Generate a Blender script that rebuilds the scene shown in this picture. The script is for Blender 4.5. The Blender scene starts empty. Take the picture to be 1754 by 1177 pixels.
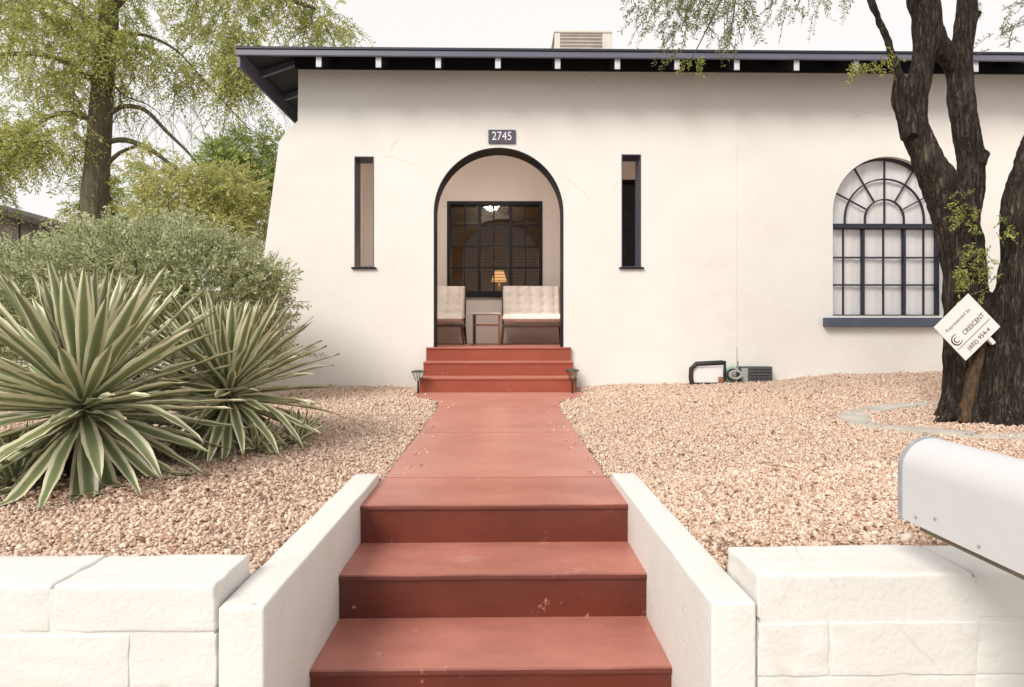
import bpy, bmesh, math, random
import numpy as np
from mathutils import Vector, Matrix, noise as mnoise
from mathutils.geometry import tessellate_polygon

random.seed(7)
rng = np.random.default_rng(11)
S = bpy.context.scene
COL = S.collection
PI = math.pi

# ------------------------------------------------------------------ camera, sky, sun, exposure
F_PX, CXP, CYP, HORIZON = 1000.0, 877.0, 588.5, 567.0
EYE = 0.778
YAW = math.atan(16.0 / 1000.0)
cam_d = bpy.data.cameras.new('camera')
cam = bpy.data.objects.new('camera', cam_d)
COL.objects.link(cam)
cam_d.sensor_width = 36.0
cam_d.lens = F_PX / 1754.0 * 36.0
cam_d.shift_y = -(CYP - HORIZON) / 1754.0
cam_d.clip_end = 2000
cam_d.clip_start = 0.05
cam.location = (0, 0, EYE)
cam.rotation_euler = (math.radians(90), 0, -YAW)
S.camera = cam

SUN_EL, SUN_X, SUN_Y = math.radians(40), -0.58, -0.81      # the sun stands behind the camera, to its left
W = bpy.data.worlds.new('World')
S.world = W
W.use_nodes = True
wn, wl = W.node_tree.nodes, W.node_tree.links
wn.clear()
w_out = wn.new('ShaderNodeOutputWorld')
w_bg = wn.new('ShaderNodeBackground')
w_sky = wn.new('ShaderNodeTexSky')
w_sky.sky_type = 'NISHITA'
w_sky.sun_disc = False
w_sky.sun_elevation = SUN_EL
w_sky.sun_rotation = math.atan2(SUN_X, SUN_Y)
w_sky.dust_density = 4.0
w_hsv = wn.new('ShaderNodeHueSaturation')
w_hsv.inputs['Saturation'].default_value = 0.25
w_mix = wn.new('ShaderNodeMix')
w_mix.data_type = 'RGBA'
w_mix.inputs[0].default_value = 0.85                       # a thin even cloud veil over the sky
w_mix.inputs[7].default_value = (9.8, 9.5, 9.3, 1)
wl.new(w_sky.outputs[0], w_hsv.inputs['Color'])
wl.new(w_hsv.outputs[0], w_mix.inputs[6])
wl.new(w_mix.outputs[2], w_bg.inputs[0])
w_bg.inputs[1].default_value = 0.085
wl.new(w_bg.outputs[0], w_out.inputs[0])

sun_d = bpy.data.lights.new('sun', 'SUN')
sun_d.energy = 2.3
sun_d.angle = math.radians(22)
sun_d.color = (1.0, 0.95, 0.885)
sun = bpy.data.objects.new('sun', sun_d)
COL.objects.link(sun)
sdir = Vector((SUN_X * math.cos(SUN_EL), SUN_Y * math.cos(SUN_EL), math.sin(SUN_EL)))
sun.rotation_euler = (-sdir).to_track_quat('-Z', 'Y').to_euler()
sun.location = (0, -5, 12)

S.view_settings.view_transform = 'Standard'
S.view_settings.look = 'None'
S.view_settings.exposure = 0.43
S.view_settings.gamma = 1.0
S.render.engine = 'CYCLES'
S.cycles.max_bounces = 10
S.cycles.diffuse_bounces = 5
S.cycles.transparent_max_bounces = 16
S.cycles.caustics_reflective = False
S.cycles.caustics_refractive = False
S.cycles.use_denoising = True


# ------------------------------------------------------------------ helpers
def P(px, py, Y):
    """photo pixel -> world point at depth Y"""
    a, b = (px - CXP) / F_PX, (HORIZON - py) / F_PX
    dx = math.sin(YAW) + a * math.cos(YAW)
    dy = math.cos(YAW) - a * math.sin(YAW)
    k = Y / dy
    return Vector((dx * k, Y, EYE + b * k))


def tag(o, label=None, cat=None, group=None, kind=None):
    if label: o['label'] = label
    if cat: o['category'] = cat
    if group: o['group'] = group
    if kind: o['kind'] = kind
    return o


def thing(name, loc, label, cat, group=None, rz=0.0):
    o = bpy.data.objects.new(name, None)
    COL.objects.link(o)
    o.empty_display_size = 0.1
    o.location = loc
    o.rotation_euler = (0, 0, rz)
    return tag(o, label, cat, group)


def attach(o, parent):
    if parent is not None:
        o.parent = parent
        bpy.context.view_layer.update()
        o.matrix_parent_inverse = Matrix.Identity(4)
    return o


WORLD = {}


def wmat(o):
    """world matrix from own loc/rot chain (no depsgraph update needed)"""
    m = Matrix.LocRotScale(o.location, o.rotation_euler, o.scale)
    return wmat(o.parent) @ m if o.parent else m


class MB:
    """collects faces of ONE mesh"""

    def __init__(s):
        s.v, s.f = [], []

    def add(s, vs, fs):
        n = len(s.v)
        s.v += [tuple(v) for v in vs]
        s.f += [tuple(i + n for i in f) for f in fs]
        return s

    def box(s, x0, x1, y0, y1, z0, z1, M=None):
        vs = [Vector(p) for p in ((x0, y0, z0), (x1, y0, z0), (x1, y1, z0), (x0, y1, z0),
                                  (x0, y0, z1), (x1, y0, z1), (x1, y1, z1), (x0, y1, z1))]
        if M is not None: vs = [M @ v for v in vs]
        return s.add(vs, [(0, 3, 2, 1), (4, 5, 6, 7), (0, 1, 5, 4), (1, 2, 6, 5), (2, 3, 7, 6), (3, 0, 4, 7)])

    def prism(s, loop, y0, y1):
        """loop of (x,z) pushed from y0 to y1"""
        n = len(loop)
        vs = [(x, y0, z) for x, z in loop] + [(x, y1, z) for x, z in loop]
        tris = tessellate_polygon([[Vector((x, z, 0)) for x, z in loop]])
        fs = [tuple(t) for t in tris] + [tuple(i + n for i in reversed(t)) for t in tris]
        fs += [(i, (i + 1) % n, (i + 1) % n + n, i + n) for i in range(n)]
        return s.add(vs, fs)

    def plate(s, outer, holes, y0, y1):
        loops = [outer] + holes
        tris = tessellate_polygon([[Vector((x, z, 0)) for x, z in l] for l in loops])
        flat = [p for l in loops for p in l]
        n = len(flat)
        vs = [(x, y0, z) for x, z in flat] + [(x, y1, z) for x, z in flat]
        fs = [tuple(t) for t in tris] + [tuple(i + n for i in reversed(t)) for t in tris]
        o = 0
        for l in loops:
            m = len(l)
            fs += [(o + i, o + (i + 1) % m, o + (i + 1) % m + n, o + i + n) for i in range(m)]
            o += m
        return s.add(vs, fs)

    def ring(s, outer, inner, y0, y1, closed=True):
        n = len(outer)
        vs = [(x, y0, z) for x, z in outer] + [(x, y0, z) for x, z in inner] + \
             [(x, y1, z) for x, z in outer] + [(x, y1, z) for x, z in inner]
        fs = []
        for i in range(n if closed else n - 1):
            j = (i + 1) % n
            fs += [(i, j, j + n, i + n), (i + 2 * n, i + 3 * n, j + 3 * n, j + 2 * n),
                   (i + n, j + n, j + 3 * n, i + 3 * n), (i, i + 2 * n, j + 2 * n, j)]
        if not closed:
            fs += [(0, n, 3 * n, 2 * n), (n - 1, 3 * n - 1, 4 * n - 1, 2 * n - 1)]
        return s.add(vs, fs)

    def tube(s, pts, rad, sides=8, cap=True):
        pts = [Vector(p) for p in pts]
        if not hasattr(rad, '__len__'): rad = [rad] * len(pts)
        n = len(s.v)
        up = None
        for i, p in enumerate(pts):
            t = (pts[min(i + 1, len(pts) - 1)] - pts[max(i - 1, 0)])
            t = t.normalized() if t.length > 1e-9 else Vector((0, 0, 1))
            if up is None:
                up = t.orthogonal().normalized()
            else:
                up = (up - t * up.dot(t))
                up = up.normalized() if up.length > 1e-6 else t.orthogonal().normalized()
            b = t.cross(up)
            for k in range(sides):
                a = 2 * PI * k / sides
                s.v.append(tuple(p + (up * math.cos(a) + b * math.sin(a)) * rad[i]))
        for i in range(len(pts) - 1):
            for k in range(sides):
                k2 = (k + 1) % sides
                s.f.append((n + i * sides + k, n + i * sides + k2, n + (i + 1) * sides + k2, n + (i + 1) * sides + k))
        if cap:
            s.f.append(tuple(n + k for k in reversed(range(sides))))
            e = n + (len(pts) - 1) * sides
            s.f.append(tuple(e + k for k in range(sides)))
        return s

    def grid(s, fn, nu, nv, closed_u=False):
        n = len(s.v)
        for j in range(nv + 1):
            for i in range(nu + (0 if closed_u else 1)):
                s.v.append(tuple(fn(i / nu, j / nv)))
        wdt = nu if closed_u else nu + 1
        for j in range(nv):
            for i in range(nu):
                i2 = (i + 1) % wdt
                s.f.append((n + j * wdt + i, n + j * wdt + i2, n + (j + 1) * wdt + i2, n + (j + 1) * wdt + i))
        return s

    def build(s, name, m, parent=None, smooth=False, bevel=0.0, seg=2, jitter=0.0, world=True, sharp=48):
        """vertices are given in world space; moved into the parent's space when there is one"""
        me = bpy.data.meshes.new(name)
        vs = s.v
        if parent is not None and world:
            inv = wmat(parent).inverted()
            vs = [tuple(inv @ Vector(v)) for v in vs]
        me.from_pydata(vs, [], s.f)
        bm = bmesh.new()
        bm.from_mesh(me)
        bmesh.ops.recalc_face_normals(bm, faces=bm.faces)
        if bevel > 0:
            es = [e for e in bm.edges if len(e.link_faces) == 2 and e.calc_face_angle(0) > 0.5]
            bmesh.ops.bevel(bm, geom=es, offset=bevel, segments=seg, profile=0.6, affect='EDGES', clamp_overlap=True)
        if jitter > 0:
            for v in bm.verts:
                v.co += Vector(mnoise.noise_vector(v.co * 9)) * jitter
        if smooth:
            for f in bm.faces: f.smooth = True
        bm.to_mesh(me)
        bm.free()
        if smooth:
            try: me.set_sharp_from_angle(angle=math.radians(sharp))
            except Exception: pass
        me.materials.append(m)
        o = bpy.data.objects.new(name, me)
        COL.objects.link(o)
        o.parent = parent
        return o


def np_mesh(name, verts, faces, m, parent=None, attrs=None, smooth=False):
    """fast mesh from numpy arrays; faces is (n,3) or (n,4); attrs = {name: per-vertex float}"""
    me = bpy.data.meshes.new(name)
    k = faces.shape[1]
    if parent is not None:
        inv = np.array(wmat(parent).inverted())
        verts = verts @ inv[:3, :3].T + inv[:3, 3]
    me.vertices.add(len(verts))
    me.vertices.foreach_set('co', verts.astype(np.float32).ravel())
    me.loops.add(faces.size)
    me.loops.foreach_set('vertex_index', faces.astype(np.int32).ravel())
    me.polygons.add(len(faces))
    me.polygons.foreach_set('loop_start', np.arange(0, faces.size, k, dtype=np.int32))
    me.polygons.foreach_set('loop_total', np.full(len(faces), k, dtype=np.int32))
    if smooth: me.polygons.foreach_set('use_smooth', np.ones(len(faces), dtype=bool))
    for an, arr in (attrs or {}).items():
        a = me.attributes.new(an, 'FLOAT', 'POINT')
        a.data.foreach_set('value', arr.astype(np.float32))
    me.update(calc_edges=True)
    me.validate()
    me.materials.append(m)
    o = bpy.data.objects.new(name, me)
    COL.objects.link(o)
    o.parent = parent
    return o


# ------------------------------------------------------------------ materials
def nt(m):
    m.use_nodes = True
    return m.node_tree.nodes, m.node_tree.links


def ramp(n, stops):
    r = n.new('ShaderNodeValToRGB')
    e = r.color_ramp.elements
    while len(e) > len(stops): e.remove(e[-1])
    while len(e) < len(stops): e.new(0.5)
    for el, (p, c) in zip(e, stops):
        el.position = p
        el.color = (*c, 1)
    return r


def paint(name, c, var=0.06, scale=3.0, rough=0.7, bump=0.1, bscale=60.0, bdist=0.004, big=0.0, metal=0.0,
          spec=0.5, coord='Object', stretch=(1, 1, 1), dirt=None, dirt_scale=2.0, dirt_lo=0.55, dirt_hi=0.75, specks=None, speck_scale=38.0, cracks=None, crack_scale=0.9):
    """plain coloured surface: mottled colour, fine relief, optional stains with their own shape"""
    m = bpy.data.materials.new(name)
    n, l = nt(m)
    b = n['Principled BSDF']
    b.inputs['Roughness'].default_value = rough
    b.inputs['Metallic'].default_value = metal
    b.inputs['Specular IOR Level'].default_value = spec
    tc = n.new('ShaderNodeTexCoord')
    mp = n.new('ShaderNodeMapping')
    mp.inputs['Scale'].default_value = stretch
    l.new(tc.outputs[coord], mp.inputs[0])
    t = n.new('ShaderNodeTexNoise')
    t.inputs['Scale'].default_value = scale
    t.inputs['Detail'].default_value = 6
    l.new(mp.outputs[0], t.inputs[0])
    lo = [max(0, x * (1 - var * 1.6)) for x in c]
    hi = [min(1, x * (1 + var)) for x in c]
    r = ramp(n, [(0.3, lo), (0.7, hi)])
    l.new(t.outputs[0], r.inputs[0])
    col = r.outputs[0]
    if dirt:
        t2 = n.new('ShaderNodeTexNoise')
        t2.inputs['Scale'].default_value = dirt_scale
        t2.inputs['Detail'].default_value = 8
        t2.inputs['Roughness'].default_value = 0.65
        l.new(mp.outputs[0], t2.inputs[0])
        r2 = ramp(n, [(dirt_lo, (0, 0, 0)), (dirt_hi, (1, 1, 1))])
        l.new(t2.outputs[0], r2.inputs[0])
        mx = n.new('ShaderNodeMix')
        mx.data_type = 'RGBA'
        l.new(r2.outputs[0], mx.inputs[0])
        l.new(col, mx.inputs[6])
        mx.inputs[7].default_value = (*dirt, 1)
        col = mx.outputs[2]
    if specks:                                   # little chips and pits
        ts = n.new('ShaderNodeTexNoise'); ts.inputs['Scale'].default_value = speck_scale; ts.inputs['Detail'].default_value = 5; ts.inputs['Roughness'].default_value = 0.7
        l.new(mp.outputs[0], ts.inputs[0])
        rs = ramp(n, [(0.70, (0, 0, 0)), (0.76, (1, 1, 1))]); l.new(ts.outputs[0], rs.inputs[0])
        ms = n.new('ShaderNodeMix'); ms.data_type = 'RGBA'
        l.new(rs.outputs[0], ms.inputs[0]); l.new(col, ms.inputs[6]); ms.inputs[7].default_value = (*specks, 1)
        col = ms.outputs[2]
    if cracks:                                   # a few hairline cracks
        td = n.new('ShaderNodeTexNoise'); td.inputs['Scale'].default_value = 2.2; td.inputs['Detail'].default_value = 5
        l.new(mp.outputs[0], td.inputs[0])
        va = n.new('ShaderNodeVectorMath'); va.operation = 'MULTIPLY_ADD'; va.inputs[1].default_value = (0.22, 0.22, 0.22)
        l.new(td.outputs['Color'], va.inputs[0]); l.new(mp.outputs[0], va.inputs[2])
        vo = n.new('ShaderNodeTexVoronoi'); vo.feature = 'DISTANCE_TO_EDGE'; vo.inputs['Scale'].default_value = crack_scale
        l.new(va.outputs[0], vo.inputs['Vector'])
        rk = ramp(n, [(0.0, (1, 1, 1)), (0.007, (0, 0, 0))]); l.new(vo.outputs['Distance'], rk.inputs[0])
        tm = n.new('ShaderNodeTexNoise'); tm.inputs['Scale'].default_value = 1.3; l.new(mp.outputs[0], tm.inputs[0])
        rm = ramp(n, [(0.56, (0, 0, 0)), (0.64, (0.4, 0.4, 0.4))]); l.new(tm.outputs[0], rm.inputs[0])
        mm = n.new('ShaderNodeMath'); mm.operation = 'MULTIPLY'; l.new(rk.outputs[0], mm.inputs[0]); l.new(rm.outputs[0], mm.inputs[1])
        mk = n.new('ShaderNodeMix'); mk.data_type = 'RGBA'
        l.new(mm.outputs[0], mk.inputs[0]); l.new(col, mk.inputs[6]); mk.inputs[7].default_value = (*cracks, 1)
        col = mk.outputs[2]
    l.new(col, b.inputs['Base Color'])
    if bump > 0:
        t3 = n.new('ShaderNodeTexNoise')
        t3.inputs['Scale'].default_value = bscale
        t3.inputs['Detail'].default_value = 5
        l.new(mp.outputs[0], t3.inputs[0])
        bp = n.new('ShaderNodeBump')
        bp.inputs['Strength'].default_value = bump
        bp.inputs['Distance'].default_value = bdist
        l.new(t3.outputs[0], bp.inputs['Height'])
        nrm = bp.outputs[0]
        if big > 0:
            t4 = n.new('ShaderNodeTexNoise')
            t4.inputs['Scale'].default_value = 2.2
            t4.inputs['Detail'].default_value = 3
            l.new(mp.outputs[0], t4.inputs[0])
            bp2 = n.new('ShaderNodeBump')
            bp2.inputs['Strength'].default_value = big
            bp2.inputs['Distance'].default_value = 0.03
            l.new(t4.outputs[0], bp2.inputs['Height'])
            l.new(nrm, bp2.inputs['Normal'])
            nrm = bp2.outputs[0]
        l.new(nrm, b.inputs['Normal'])
    return m


def leaf_mat(name, stops, rough=0.55, trans=0.35, attr='rnd'):
    """leaf colour picked per leaf, some light let through"""
    m = bpy.data.materials.new(name)
    n, l = nt(m)
    b = n['Principled BSDF']
    at = n.new('ShaderNodeAttribute')
    at.attribute_name = attr
    r = ramp(n, stops)
    l.new(at.outputs['Fac'], r.inputs[0])
    l.new(r.outputs[0], b.inputs['Base Color'])
    b.inputs['Roughness'].default_value = rough
    b.inputs['Specular IOR Level'].default_value = 0.3
    tr = n.new('ShaderNodeBsdfTranslucent')
    l.new(r.outputs[0], tr.inputs[0])
    mx = n.new('ShaderNodeMixShader')
    mx.inputs[0].default_value = trans
    l.new(b.outputs[0], mx.inputs[1])
    l.new(tr.outputs[0], mx.inputs[2])
    l.new(mx.outputs[0], n['Material Output'].inputs[0])
    return m


def emit(name, c, s):
    m = bpy.data.materials.new(name)
    n, l = nt(m)
    n.remove(n['Principled BSDF'])
    e = n.new('ShaderNodeEmission')
    e.inputs[0].default_value = (*c, 1)
    e.inputs[1].default_value = s
    l.new(e.outputs[0], n['Material Output'].inputs[0])
    return m


def glass_mat(name, tint=(0.96, 0.98, 0.97), ior=1.5, rough=0.02):
    m = bpy.data.materials.new(name)
    n, l = nt(m)
    n.remove(n['Principled BSDF'])
    t = n.new('ShaderNodeBsdfTransparent')
    t.inputs[0].default_value = (*tint, 1)
    g = n.new('ShaderNodeBsdfGlossy')
    g.inputs['Roughness'].default_value = rough
    fr = n.new('ShaderNodeFresnel')
    ge = n.new('ShaderNodeNewGeometry')            # the same reflectance on both faces of a thin pane
    mi = n.new('ShaderNodeMapRange')
    mi.inputs[3].default_value = ior; mi.inputs[4].default_value = 1.0 / ior
    l.new(ge.outputs['Backfacing'], mi.inputs[0])
    l.new(mi.outputs[0], fr.inputs[0])
    tc = n.new('ShaderNodeTexCoord')
    t3 = n.new('ShaderNodeTexNoise')
    t3.inputs['Scale'].default_value = 3.0
    l.new(tc.outputs['Object'], t3.inputs[0])
    bp = n.new('ShaderNodeBump')
    bp.inputs['Strength'].default_value = 0.06
    bp.inputs['Distance'].default_value = 0.02
    l.new(t3.outputs[0], bp.inputs['Height'])
    l.new(bp.outputs[0], g.inputs['Normal'])
    mx = n.new('ShaderNodeMixShader')
    l.new(fr.outputs[0], mx.inputs[0])
    l.new(t.outputs[0], mx.inputs[1])
    l.new(g.outputs[0], mx.inputs[2])
    l.new(mx.outputs[0], n['Material Output'].inputs[0])
    return m


M = {}
M['stucco'] = paint('stucco', (0.765, 0.742, 0.70), var=0.02, scale=1.3, rough=0.9, bump=0.55, bscale=48, bdist=0.005, big=0.30, cracks=(0.50, 0.45, 0.40), crack_scale=0.55, specks=(0.62, 0.56, 0.49), speck_scale=11,
                    dirt=(0.70, 0.655, 0.60), dirt_scale=0.9, dirt_lo=0.52, dirt_hi=0.85)
M['porch'] = paint('porch_plaster', (0.79, 0.735, 0.68), var=0.03, scale=1.5, rough=0.9, bump=0.25, bscale=90)
M['white'] = paint('white_masonry_paint', (0.685, 0.664, 0.632), var=0.02, scale=5, rough=0.85, bump=0.42, bscale=60, bdist=0.006, big=0.25, specks=(0.36, 0.31, 0.26), speck_scale=20, cracks=(0.36, 0.31, 0.27), crack_scale=1.5,
                   dirt=(0.55, 0.505, 0.445), dirt_scale=4.0, dirt_lo=0.58, dirt_hi=0.82)
M['chip'] = paint('chipped_joint', (0.30, 0.26, 0.22), var=0.2, scale=30, rough=0.9)
M['navy'] = paint('navy_paint', (0.014, 0.017, 0.030), var=0.12, scale=6, rough=0.55, bump=0.12, bscale=40)
M['black'] = paint('black_navy_paint', (0.007, 0.008, 0.012), var=0.15, scale=6, rough=0.6, spec=0.3, bump=0.1, bscale=40)
M['fascia'] = paint('fascia_paint', (0.13, 0.13, 0.18), var=0.12, scale=2, rough=0.38, bump=0.12, bscale=30)
M['sill'] = paint('blue_sill_paint', (0.065, 0.075, 0.112), var=0.1, scale=5, rough=0.45, bump=0.1, bscale=40)
M['rafter'] = paint('rafter_paint', (0.60, 0.60, 0.63), var=0.05, scale=9, rough=0.6, bump=0.15, bscale=50)
M['soffit'] = paint('soffit_paint', (0.006, 0.007, 0.011), var=0.1, scale=4, rough=0.6, bump=0.1, bscale=30)
M['roof'] = paint('roofing_felt', (0.16, 0.13, 0.11), var=0.2, scale=20, rough=0.95, bump=0.5, bscale=150)
def red_paint(name, c_low, c_high, dust_and_light):
    """red oxide floor paint; upward faces are scuffed and paler, dusty with top light painted in"""
    m = bpy.data.materials.new(name)
    n, l = nt(m)
    b = n['Principled BSDF']
    b.inputs['Specular IOR Level'].default_value = 0.5
    tc = n.new('ShaderNodeTexCoord')
    def noise(scale, detail=6, rough=0.6, st=(1, 1, 1)):
        mp = n.new('ShaderNodeMapping'); mp.inputs['Scale'].default_value = st
        l.new(tc.outputs['Object'], mp.inputs[0])
        t = n.new('ShaderNodeTexNoise'); t.inputs['Scale'].default_value = scale; t.inputs['Detail'].default_value = detail; t.inputs['Roughness'].default_value = rough
        l.new(mp.outputs[0], t.inputs[0])
        return t.outputs[0]
    r = ramp(n, [(0.3, c_low), (0.7, c_high)])
    l.new(noise(2.4, 7, 0.65, (0.5, 1, 1)), r.inputs[0])
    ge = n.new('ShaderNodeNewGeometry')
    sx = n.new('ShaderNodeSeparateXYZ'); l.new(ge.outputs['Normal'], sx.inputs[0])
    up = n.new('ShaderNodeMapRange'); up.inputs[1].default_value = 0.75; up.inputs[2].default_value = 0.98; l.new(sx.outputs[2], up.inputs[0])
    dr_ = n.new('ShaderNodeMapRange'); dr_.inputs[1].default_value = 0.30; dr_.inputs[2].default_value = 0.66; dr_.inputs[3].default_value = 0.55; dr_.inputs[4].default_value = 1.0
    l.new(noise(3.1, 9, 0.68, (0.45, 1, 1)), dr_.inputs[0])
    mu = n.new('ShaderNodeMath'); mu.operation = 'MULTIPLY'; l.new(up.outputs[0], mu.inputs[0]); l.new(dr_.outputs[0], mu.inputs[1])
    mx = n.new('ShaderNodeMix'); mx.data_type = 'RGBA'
    l.new(mu.outputs[0], mx.inputs[0]); l.new(r.outputs[0], mx.inputs[6]); mx.inputs[7].default_value = (*dust_and_light, 1)  # dusty tone plus light from above, painted into the upward faces
    # small pale chips and scuffs in the paint
    cr = ramp(n, [(0.63, (0, 0, 0)), (0.70, (1, 1, 1))])
    l.new(noise(9, 9, 0.75), cr.inputs[0])
    m2 = n.new('ShaderNodeMix'); m2.data_type = 'RGBA'
    l.new(cr.outputs[0], m2.inputs[0]); l.new(mx.outputs[2], m2.inputs[6]); m2.inputs[7].default_value = (dust_and_light[0] * 1.15, dust_and_light[1] * 1.4, dust_and_light[2] * 1.4, 1)
    # broad pale scuffs where feet fall
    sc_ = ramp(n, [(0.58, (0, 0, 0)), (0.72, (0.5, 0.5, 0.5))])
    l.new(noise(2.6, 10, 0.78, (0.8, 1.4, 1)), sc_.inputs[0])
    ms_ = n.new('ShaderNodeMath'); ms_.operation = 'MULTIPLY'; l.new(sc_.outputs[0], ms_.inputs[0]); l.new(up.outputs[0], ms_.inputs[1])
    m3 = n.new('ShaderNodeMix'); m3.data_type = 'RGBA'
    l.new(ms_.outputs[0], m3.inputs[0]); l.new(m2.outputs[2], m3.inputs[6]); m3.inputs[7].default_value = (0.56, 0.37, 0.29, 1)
    l.new(m3.outputs[2], b.inputs['Base Color'])
    rr_ = n.new('ShaderNodeMapRange'); rr_.inputs[3].default_value = 0.26; rr_.inputs[4].default_value = 0.55; l.new(noise(5, 5), rr_.inputs[0])
    l.new(rr_.outputs[0], b.inputs['Roughness'])
    bp = n.new('ShaderNodeBump'); bp.inputs['Strength'].default_value = 0.28; bp.inputs['Distance'].default_value = 0.004; l.new(noise(60, 4), bp.inputs['Height'])
    b2 = n.new('ShaderNodeBump'); b2.inputs['Strength'].default_value = 0.10; b2.inputs['Distance'].default_value = 0.03; l.new(noise(2.5, 3), b2.inputs['Height']); l.new(bp.outputs[0], b2.inputs['Normal'])
    l.new(b2.outputs[0], b.inputs['Normal'])
    return m


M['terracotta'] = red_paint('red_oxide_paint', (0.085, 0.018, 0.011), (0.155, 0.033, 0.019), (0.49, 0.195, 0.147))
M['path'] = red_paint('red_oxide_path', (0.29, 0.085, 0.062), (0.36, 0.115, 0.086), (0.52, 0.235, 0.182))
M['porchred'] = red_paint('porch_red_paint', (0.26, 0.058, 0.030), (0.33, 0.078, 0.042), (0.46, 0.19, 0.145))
M['concrete'] = paint('old_concrete', (0.46, 0.43, 0.38), var=0.12, scale=5, rough=0.9, bump=0.3, bscale=80)
M['asphalt'] = paint('asphalt', (0.06, 0.06, 0.06), var=0.15, scale=8, rough=0.9, bump=0.3, bscale=200)
M['mailbox'] = paint('mailbox_enamel', (0.60, 0.595, 0.60), var=0.02, scale=3, rough=0.5, bump=0.06, bscale=25, spec=0.3,
                     dirt=(0.48, 0.47, 0.45), dirt_scale=7, dirt_lo=0.66, dirt_hi=0.9)
M['rim'] = paint('worn_rim', (0.33, 0.34, 0.37), var=0.1, scale=30, rough=0.5)
M['shedwood'] = paint('shed_boards', (0.115, 0.095, 0.08), var=0.25, scale=9, rough=0.9, stretch=(1, 1, 8), bump=0.3, bscale=30)
M['shedroof'] = paint('shed_roofing', (0.06, 0.05, 0.042), var=0.25, scale=12, rough=0.95, bump=0.4, bscale=90)
M['wood'] = paint('weathered_wood', (0.20, 0.16, 0.11), var=0.25, scale=9, rough=0.8, stretch=(1, 1, 8), bump=0.3, bscale=30)
M['chairwood'] = paint('dark_chair_wood', (0.075, 0.038, 0.022), var=0.2, scale=14, rough=0.45, bump=0.1)
M['tablewood'] = paint('orange_table_wood', (0.30, 0.135, 0.065), var=0.2, scale=14, rough=0.5, bump=0.1)
M['metal'] = paint('dark_green_metal', (0.025, 0.035, 0.03), var=0.15, scale=20, rough=0.45, bump=0.05)
M['cushion'] = paint('oatmeal_cloth', (0.72, 0.65, 0.59), var=0.05, scale=12, rough=0.95, bump=0.3, bscale=350, bdist=0.002)
M['cooler'] = paint('cooler_enamel', (0.66, 0.61, 0.55), var=0.06, scale=4, rough=0.6, bump=0.1)
M['curtain'] = paint('white_curtain', (0.90, 0.87, 0.86), var=0.03, scale=3, rough=0.95, bump=0.1, bscale=200)
M['blind'] = paint('blind_slat', (0.05, 0.038, 0.024), var=0.15, scale=8, rough=0.6, bump=0.0)
M['room'] = paint('room_plaster', (0.33, 0.24, 0.16), var=0.05, scale=2, rough=0.9, bump=0.1)
M['floorwood'] = paint('room_floor', (0.16, 0.09, 0.05), var=0.2, scale=5, rough=0.5, bump=0.05)
M['door'] = paint('door_paint', (0.020, 0.022, 0.028), var=0.1, scale=5, rough=0.4, bump=0.08)
M['brass'] = paint('aged_brass', (0.5, 0.36, 0.16), var=0.1, scale=10, rough=0.35, metal=1.0, bump=0.05)
M['plaque'] = paint('plaque_enamel', (0.075, 0.068, 0.105), var=0.08, scale=20, rough=0.4, bump=0.05)
M['letter'] = paint('white_lettering', (0.80, 0.78, 0.78), var=0.02, scale=20, rough=0.6, bump=0.0)
M['ink'] = paint('dark_lettering', (0.06, 0.055, 0.06), var=0.05, scale=20, rough=0.6, bump=0.0)
M['greyink'] = paint('grey_lettering', (0.24, 0.23, 0.24), var=0.05, scale=20, rough=0.6, bump=0.0)
M['signboard'] = paint('sign_board', (0.74, 0.70, 0.67), var=0.03, scale=10, rough=0.5, bump=0.05)
M['glass'] = glass_mat('window_glass', ior=1.28)
M['winglass'] = glass_mat('front_window_glass', ior=1.7, tint=(0.98, 0.98, 0.98))
M['lampglass'] = glass_mat('lantern_glass', tint=(0.86, 0.9, 0.86), rough=0.1)
M['plasticblack'] = paint('black_plastic', (0.018, 0.018, 0.017), var=0.2, scale=15, rough=0.5, bump=0.1)
M['ventgrey'] = paint('vent_grey', (0.085, 0.085, 0.092), var=0.15, scale=20, rough=0.55, bump=0.15)
M['mint'] = paint('mint_hose', (0.20, 0.50, 0.36), var=0.15, scale=20, rough=0.5, bump=0.05)
M['greyhose'] = paint('grey_fitting', (0.36, 0.36, 0.34), var=0.15, scale=20, rough=0.5, bump=0.05)
M['shade'] = emit('lit_lamp_shade', (1.0, 0.47, 0.17), 0.75)
M['bulb'] = emit('lit_ceiling_dome', (1.0, 0.91, 0.82), 120)


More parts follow.
